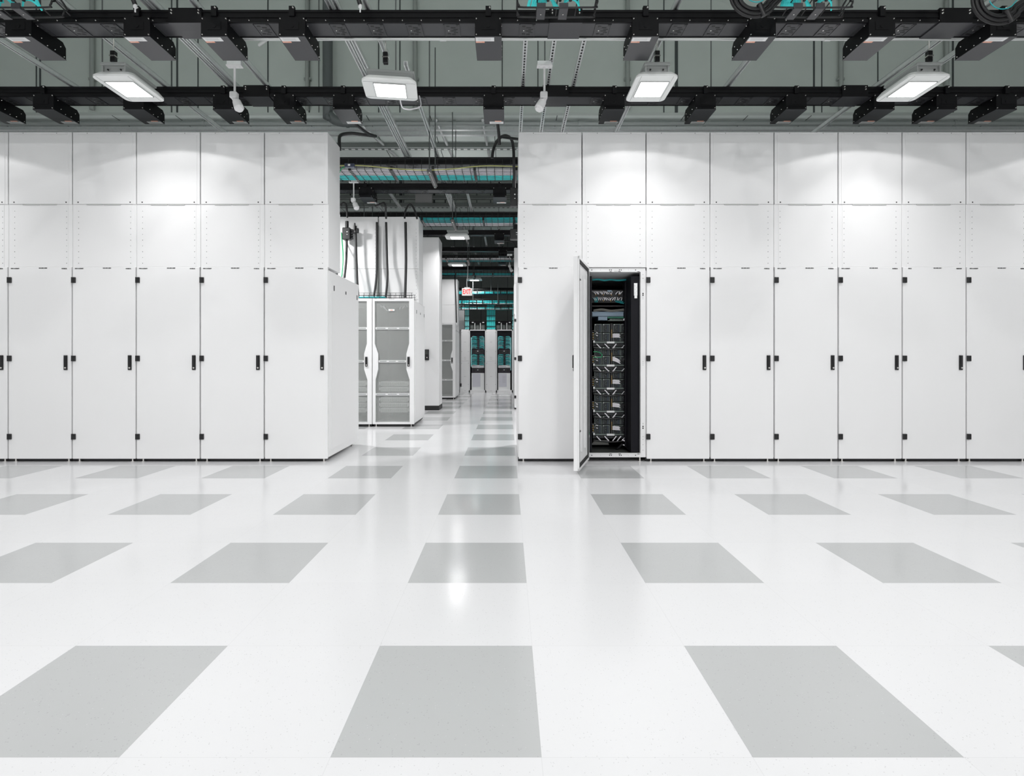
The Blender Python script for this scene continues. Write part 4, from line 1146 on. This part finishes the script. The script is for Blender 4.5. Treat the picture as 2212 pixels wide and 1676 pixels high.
# ================================================================== NEAR WIRE BASKETS WITH TEAL FIBRE
def basket(px0, px1, y, label, lab2, seed):
    t = empty('cable_runway', (X(px0, y), y, Z(37, y)), label, 'cable runway', 'near cable runways at the top of the picture')
    w = X(px1, y) - X(px0, y)
    b = MB(WIRE); c = .05
    for yy, zz in ((0, 0), (-.12, -.012)):
        b.tube([(-.0, yy - .5, .30), (0, yy, .10), (0, yy, c), (c * .3, yy, c * .3), (c, yy, 0), (w - c, yy, 0), (w - c * .3, yy, c * .3), (w, yy, c), (w, yy, .10), (w + .02, yy - .5, .30)], .007, n=8, smooth=3)
    for k in range(5): b.tube([(w * k / 4, -.7, .16), (w * k / 4, .06, .05)], .005, n=6)
    for k in range(3): b.tube([(.0, -.1 - .2 * k, .13 + .04 * k), (w, -.1 - .2 * k, .13 + .04 * k)], .006, n=6)
    b.build('wire_frame', t)
    for xx in (.24, .52):
        k = MB(BUSUNDER); k.box(w * xx, w * xx + .07, -.13, .01, -.016, -.006, b=.002); k.box(w * xx, w * xx + .07, -.13, -.122, -.01, .03); k.cyl((w * xx + .035, -.06, -.016), (w * xx + .035, -.06, -.019), .005, STEEL, 6); k.build('clip', t)
    rnd = random.Random(seed)
    f = MB(TEAL)
    for q in range(30):
        xa = w * rnd.uniform(.12, .3); za = rnd.uniform(0, .03)
        f.tube([(xa, -.06, .03 + za * .2), (xa + .03, -.08, .10 + za), (w * .33, -.1, .12 + za), (w * .42, -.08, .08 + za), (w * .5 + rnd.uniform(-.02, .02), -.06, .03)], .0055, n=6, smooth=4)
    for q in range(18):
        zz = rnd.uniform(-.02, .025); f.tube([(w * .58, -.07, .035 + zz * .4), (w * .62, -.09, .085 + zz), (w * .7, -.1, .09 + zz), (w * .76, -.08, .07 + zz), (w * .79, -.05, .02)], .006, n=6, smooth=4)
    for q in range(7):
        xx = w * .27 + .006 * q; f.tube([(xx, -.09, .35), (xx + .012 * math.sin(q), -.1, .2), (xx + .004 * q, -.08, .06)], .004, n=6, smooth=3)
    for q in range(6):
        f.tube([(w * .6 + .01 * q, -.12, .30), (w * .45 + .006 * q, -.1, .14), (w * .38 + .006 * q, -.09, .09)], .0045, n=6, smooth=3)
    o = f.build('fibre_bundle'); o.location = t.location
    tag(o, lab2, 'cables', 'teal fibre bundles in the near runways')
    for xx in (.38, .53, .66):
        s = MB(BLACKC); s.tube([(w * xx, -.16, .16), (w * xx, -.12, .08), (w * xx, -.12, .05)], .012, n=8); s.build('strap', o)
    for xx in (-.06, w + .01):
        e = MB(BLACKP); e.box(xx, xx + .05, -.12, -.06, .10, .42)
        for k in range(4): e.cyl((xx + .025, -.12, .13 + .04 * k), (xx + .025, -.123, .13 + .04 * k), .004, STEEL, 6)
        e.build('end_plate', t)
    return t
basket(-35, 139, 4.35, 'black wire runway at the top left corner', 'teal fibre bundle at the top left corner', 1)
basket(1117, 1286, 4.35, 'black wire runway at the top centre of the picture', 'teal fibre bundle at the top centre of the picture', 2)
basket(1657, 1822, 4.35, 'black wire runway at the top right, beside the left cable loop', 'teal fibre bundle at the top right, beside the cable loop', 3)
def loop(px, py, rp, y, label, rot, ends):
    t = empty('cable_loop', (X(px, y), y, Z(py, y)), label, 'cable loop', 'black cable loops hanging at the top right')
    rnd = random.Random(px)
    for q in range(5):
        rr = (rp - 4.6 * q) * y / F; yy = -.012 * (q % 2)
        pts = []
        for k in range(15):
            a = math.radians(150 + rot + k * 13)
            pts.append((rr * 1.1 * math.cos(a), yy + .01 * k / 10, rr * math.sin(a)))
        ex, ez = ends
        pts = [(pts[0][0] + .0, yy, pts[0][2] + .25)] + pts + [(pts[-1][0] + ex, yy, pts[-1][2] + ez)]
        b = MB(BLACKC); b.tube(pts, .0115, n=10, smooth=3); b.build('cable', t)
    k = MB(BLACKPL); a = math.radians(292 + rot); rr = (rp - 9) * y / F
    p = Vector((rr * 1.1 * math.cos(a), 0, rr * math.sin(a))); d = Vector((math.cos(a), 0, math.sin(a)))
    k.tube([p - d * .055, p + d * .045], .022, n=8); k.build('strap', t)
    g = MB(TEALD); rr = (rp - 25) * y / F
    g.tube([(rr * 1.1 * math.cos(math.radians(a_)), -.03, rr * math.sin(math.radians(a_))) for a_ in range(200, 330, 15)] + [(rr * 1.6, -.03, rr * .3)], .004, n=6, smooth=2); g.build('teal_wire', t)
    return t
loop(1630, -12, 47, 4.2, 'loop of black cables hanging at the top, left of the right runway', 0, (.12, .12))
loop(2158, -2, 52, 4.2, 'loop of black cables hanging at the top right corner', 4, (.15, .10))
# white plugs / brackets at top left
for px, lab in ((292, 'small white drop plug on the strut at the top left'), (778, 'small white drop plug on the strut above the brightest lamp')):
    y = 4.45; t = empty('drop_plug', (X(px, y), y, Z(26, y)), lab, 'plug', 'white plugs hanging from the struts')
    b = MB(PAPER); b.cyl((0, 0, 0), (0, 0, .035), .006, n=8); b.cyl((0, 0, .035), (0, 0, .06), .014, n=10); b.build('plug_tip', t)
    b = MB(BLACKPL); b.cyl((0, 0, .06), (-.03, -.03, .16), .018, n=10); b.build('plug_body', t)

# ================================================================== EXIT SIGN
YE_ = 16.0
sx0, sx1, sz0, sz1 = X(998, YE_), X(1020.3, YE_), Z(638.8, YE_), Z(622.5, YE_)
t = empty('exit_sign', ((sx0 + sx1) / 2, YE_, sz0), 'lit white EXIT sign with red letters hanging over the far aisle', 'exit sign')
hw = (sx1 - sx0) / 2; hh = sz1 - sz0
b = MB(SIGNW); b.box(-hw, hw, -.03, .03, 0, hh, b=.008); b.build('sign_box', t)
text_part('EXIT', .185, REDS, t, (-.012, -.033, hh * .5), name='letters', extrude=.002, bold=.004)
for c in t.children:
    if c.name.startswith('letters'): c.scale = (.62, 1.05, 1)
b = MB(REDS); b.tube([(.115, -.033, hh * .62), (.135, -.033, hh * .5), (.115, -.033, hh * .38)], .006, n=4); b.build('arrow', t)
b = MB(WHITE_FRAME); b.box(-.08, .08, -.02, .02, hh, hh + .025); b.build('canopy_plate', t)
b = MB(GALV); b.tube([(0, 0, hh + .02), (-.01, 0, hh + .2), (.02, 0, hh + .6), (0, 0, SOF - sz0)], .012, n=8, smooth=4); b.build('conduit_stem', t)

# ================================================================== FAR OPEN RACKS
Y4 = 18.5
def LXf(px): return X(px, Y4)
def LZf(py): return Z(py, Y4)
def open_rack(px0, px1, label, idx):
    t = empty('network_rack', (LXf(px0), Y4, 0), label, 'network rack', 'open network racks at the end of the aisle')
    w = LXf(px1) - LXf(px0); H = LZf(712)
    b = MB(WHITE_FRAME)
    b.box(0, .035, 0, .6, 0, H); b.box(w - .035, w, 0, .6, 0, H); b.box(0, w, 0, .6, H - .03, H); b.box(0, w, 0, .6, 0, .08)
    b.build('frame', t)
    b = MB(DARKMETAL); b.box(.035, .06, .02, .55, .08, H - .03); b.box(w - .06, w - .035, .02, .55, .08, H - .03); b.box(.035, w - .035, .4, .42, .08, H - .03)
    b.box(.06, w - .06, .02, .1, LZf(727), H - .03)
    b.build('inner_rail', t)
    return t, w
def patch_bay(px0, px1, py, idx, label, sd):
    y = Y4 + .06; w = LXf(px1) - LXf(px0)
    t = empty('patch_bay', (LXf(px0), y, LZf(py)), label, 'patch bay', 'patch bays in the open racks')
    b = MB(PURPLE); b.box(.0, w, 0, .2, -.018, .018, b=.002)
    for q in range(8): b.box(w * .1 + w * .8 * q / 8, w * .1 + w * .8 * q / 8 + .02, -.003, 0, -.008, .008, BLACKPL)
    b.build('bay_body', t)
    rnd = random.Random(sd)
    for s in (0, 1):
        c = MB(TEAL if (sd + s) % 3 else mat('pale_cord', (.55, .65, .68), .4))
        for q in range(4):
            z = rnd.uniform(-.006, .012)
            xa = w * (.02 if s == 0 else .98); xb_ = w * (.36 + .03 * q if s == 0 else .66 - .02 * q); sg = 1 if s == 0 else -1
            c.tube([(xa, -.04, -.05 + z), (xa + sg * .02, -.05, .0 + z), (xa + sg * .07, -.06, .016 + z), (xb_, -.03, .004 + z)], .0045, TEAL if q % 2 else WHITEC if q == 0 else TEALD, n=5, smooth=3)
        c.build('cords', t)
    return t
for ri, (px0, px1, ipx0, ipx1) in enumerate(((1013, 1050, 1018, 1046.5), (1071.5, 1108, 1075.5, 1103))):
    side = 'left' if ri == 0 else 'right'
    open_rack(px0, px1, f'{side} one of the two open racks at the far end of the aisle', ri)
    rows = [728 + 3.05 * k for k in range(9)] + [767 + 3.0 * k for k in range(8)]
    for q, py in enumerate(rows):
        patch_bay(ipx0, ipx1, py, q, f'patch bay with teal cords, {ORD[q]} from the top in the {side} far rack', q * 2 + ri)
    x0, x1 = LXf(ipx0 + .5), LXf(ipx1 - .5); y = Y4 + .05
    for (py0, py1, m, nm, lab) in ((754.5, 765, PURPLE, 'rack_server', f'black unit between the patch bays of the {side} far rack'),
                                   (789, 794.5, PAPER, 'rack_shelf', f'white thin unit below the patch bays of the {side} far rack'),
                                   (795.5, 805, PURPLE, 'rack_server', f'dark blue-black unit below the white one in the {side} far rack')):
        t = empty(nm, (x0, y, LZf(py1)), lab, 'rack unit', 'rack units in the far racks'); w = x1 - x0; h = LZf(py0) - LZf(py1)
        b = MB(m); b.box(0, w, 0, .3, 0, h, b=.004)
        if m is PURPLE:
            for a_ in (.12, .42, .68): b.box(w * a_, w * (a_ + .2), -.004, 0, h * .2, h * .8, BLACKPL)
        else: b.box(w * .08, w * .65, -.003, 0, h * .3, h * .7, LIGHTPANEL)
        b.build('unit_body', t)
        if m is PURPLE: b = MB(PAPER); b.box(w * .45, w * .53, -.006, -.001, h * .55, h * .72); b.build('paper_label', t)
    t = empty('blanking_panel', (x0, y, LZf(843)), f'tall pale lower panel of the {side} far rack', 'panel', 'pale lower panels of the far racks')
    w = x1 - x0; h = LZf(805.8) - LZf(843)
    b = MB(PAPER); b.box(0, w, 0, .05, 0, h); b.build('frame', t)
    b = MB(LIGHTPANEL); b.box(w * .07, w * .70, -.004, 0, h * .2, h * .96)
    if ri: 
        for q in range(6): b.box(w * .35, w * .62, -.006, -.004, h * (.45 + .07 * q), h * (.46 + .07 * q), SEAMGREY)
    b.build('inset', t)
    b = MB(WHITEC)
    for q in range(4):
        xx = LXf(1017.2 if ri == 0 else 1102.5) + .006 * q
        b.tube([(xx, y - .02, LZf(729)), (xx + .006, y - .03, LZf(750)), (xx - .004, y - .03, LZf(775)), (xx + .003, y - .02, LZf(800 if ri else 792))], .005, TEAL if q % 2 else WHITEC, n=5, smooth=3)
    tag(b.build('cord_bundle'), f'teal and white cords running down the side of the {side} far rack', 'cables')
def manager(px0, px1, label, dots=True):
    t = empty('cable_manager', (LXf(px0), Y4 - .02, 0), label, 'cable manager', 'white vertical panels between the far racks')
    w = LXf(px1) - LXf(px0); H = LZf(712)
    b = MB(WHITE); b.box(.004, w - .004, 0, .6, .0, H * .5, b=.004); b.box(.004, w - .004, 0, .6, H * .5 + .003, H, b=.004)
    for z in (.06, .55, 1.14, 1.2, 1.72):
        for q in (-1, 1): b.cyl((w / 2 + q * .02, 0, z), (w / 2 + q * .02, -.002, z), .007, INK, 6)
    for z in (.04, .28, 1.0, 1.4, 2.05):
        for xx in (.02, w - .02): b.cyl((xx, 0, z), (xx, -.002, z), .008, INK, 6)
    b.build('cover', t)
manager(1050, 1071.5, 'white vertical cable manager between the two far racks')
manager(996, 1013, 'white cover panel left of the left far rack')
manager(1108, 1130, 'white cover panel right of the right far rack, mostly hidden')
b = MB(BLACKPL); b.box(X(993.5, 17.4), X(997, 17.4), 17.4, 17.46, Z(835, 17.4), Z(828, 17.4), b=.006)
b.box(X(993.5, 17.4), X(999, 17.4), 17.46, 17.7, 0.0, Z(838, 17.4), WHITE)
tag(b.build('floor_box'), 'small black switch on a low white post left of the far racks', 'switch')
# things above the far racks
yo = 18.55
def vbundle(px0, px1, py0, py1, label, m):
    b = MB(m); x0, x1 = X(px0, yo), X(px1, yo); n = max(4, int((x1 - x0) / .03))
    for q in range(n):
        xx = x0 + (x1 - x0) * (q + .5) / n; b.tube([(xx, yo + .03 * (q % 2), Z(py0, yo)), (xx + random.uniform(-.004, .004), yo, Z((py0 + py1) / 2, yo)), (xx, yo, Z(py1, yo))], .0165, n=6, smooth=2)
    o = b.build('vertical_cable_bundle'); tag(o, label, 'cables', 'teal cable bundles dropping to the far racks')
    for py in (668, 682.5, 692.5, 704.5):
        s = MB(BLACKPL); s.box(x0 - .02, x1 + .02, yo - .03, yo - .018, Z(py + .6, yo), Z(py - .6, yo)); s.build('strap', o)
PTEAL = mat('light_teal_cable_jacket', (.25, .72, .72), .4)
vbundle(1004.5, 1013.5, 655, 711, 'pale teal cable bundle dropping beside the left far rack', PTEAL)
vbundle(1051.5, 1070, 655, 711, 'wide teal cable bundle dropping between the two far racks', mat('bright_teal_jacket', (.06, .60, .60), .4))
vbundle(1107, 1112, 655, 711, 'teal cable bundle dropping at the right end of the far racks', PTEAL)
def htray(py, y, label, m, seedn, hgt=7, rows=3):
    z = Z(py, y)
    t = tray(y, .3, -1.9, .5, z, label + ', its wire tray', n_long=4, step=.085, side=.16, r=.004)
    t['group'] = 'wire trays above the far racks'
    rnd = random.Random(seedn); b = MB(m)
    for q in range(rows * 3):
        zz = z + .015 + (q % rows) * .028; yy = y + .03 + .08 * (q // rows)
        mm = rnd.choice([TEAL, TEALD, BLUEC, PTEAL, WHITEC, TEAL])
        b.tube([(-1.9 + .4 * k, yy + rnd.uniform(-.01, .01), zz + rnd.uniform(-.008, .008)) for k in range(7)], .017, mm, n=6, smooth=2)
    o = b.build('cable_bundle'); tag(o, label + ', its teal and blue cables', 'cables', 'cable bundles above the far racks')
    x = -1.8
    while x < .5:
        s = MB(BLACKPL); s.box(x, x + .03, y - .012, y - .006, z - .01, z + .12); s.build('strap', o); x += rnd.uniform(.2, .32)
htray(634.5, 18.3, 'upper cable run above the far racks', TEAL, 4)
htray(656.5, 18.35, 'middle cable run above the far racks', TEAL, 5, rows=4)
htray(668, 18.4, 'lower cable run just above the brackets of the far racks', TEAL, 6, rows=2)
for i, (px0, px1) in enumerate(((1014, 1050), (1071, 1107))):
    t = empty('rack_bridge', (X(px0, yo), yo, Z(711.5, yo)), ['black bridge on top of the left far rack', 'black bridge on top of the right far rack'][i], 'bracket', 'black bridges on the far racks')
    w = X(px1, yo) - X(px0, yo)
    b = MB(BLACKP); b.box(0, w, -.02, .1, .19, .29, b=.004); b.build('beam', t)
    for xx in (.15, .78): q = MB(PAPER); q.box(w * xx, w * xx + .06, -.024, -.02, .225, .25); q.build('paper_label', t)
    b = MB(CONDUIT)
    for xx in (.33, .66): b.box(w * xx - .012, w * xx + .012, -.03, 0, 0, .22)
    b.build('post', t)
    b = MB(mat('smoked_box', (.09, .10, .095), .35))
    for q in range(3): b.box(w * (.04 + .33 * q), w * (.27 + .33 * q), 0, .2, .01, .17, b=.02)
    b.build('pod', t)
b = MB(BLACKP); b.box(-1.9, .5, 18.7, 18.78, Z(626, 18.7), Z(621.5, 18.7))
tag(b.build('ladder_rail'), 'black rail above the upper cable run at the far end', 'rail')
rod(X(1040, 18.74), 18.74, Z(624, 18.74), SOF, 'slim dark rod holding the black rail at the far end', r=.01)
rod(X(1000, 17.5), 17.5, EYE + 2.965, SOF, 'slim rod above the farthest low busway, left of the exit sign', r=.01)
for i, (px, y, lab) in enumerate(((1061, 18.2, 'slim grey rod between the lamp and the right far rack'), (1075.5, 18.2, 'slim bluish rod above the right far rack'), (1021.5, 18.2, 'short pale rod right of the exit sign'))):
    rod(X(px, y), y, Z(656 if i != 0 else 628, y), SOF + .5 if False else SOF, lab, r=.012)
b = MB(WHITE); b.box(X(990, 19.6), X(1003, 19.6), 19.6, 20.2, 2.2, Z(664, 19.6)); b.box(X(982, 20.4), X(1003, 20.4), 20.3, 20.4, 0, Z(655, 20.4))
tag(b.build('white_partition'), 'white partition behind the left far rack', 'partition')
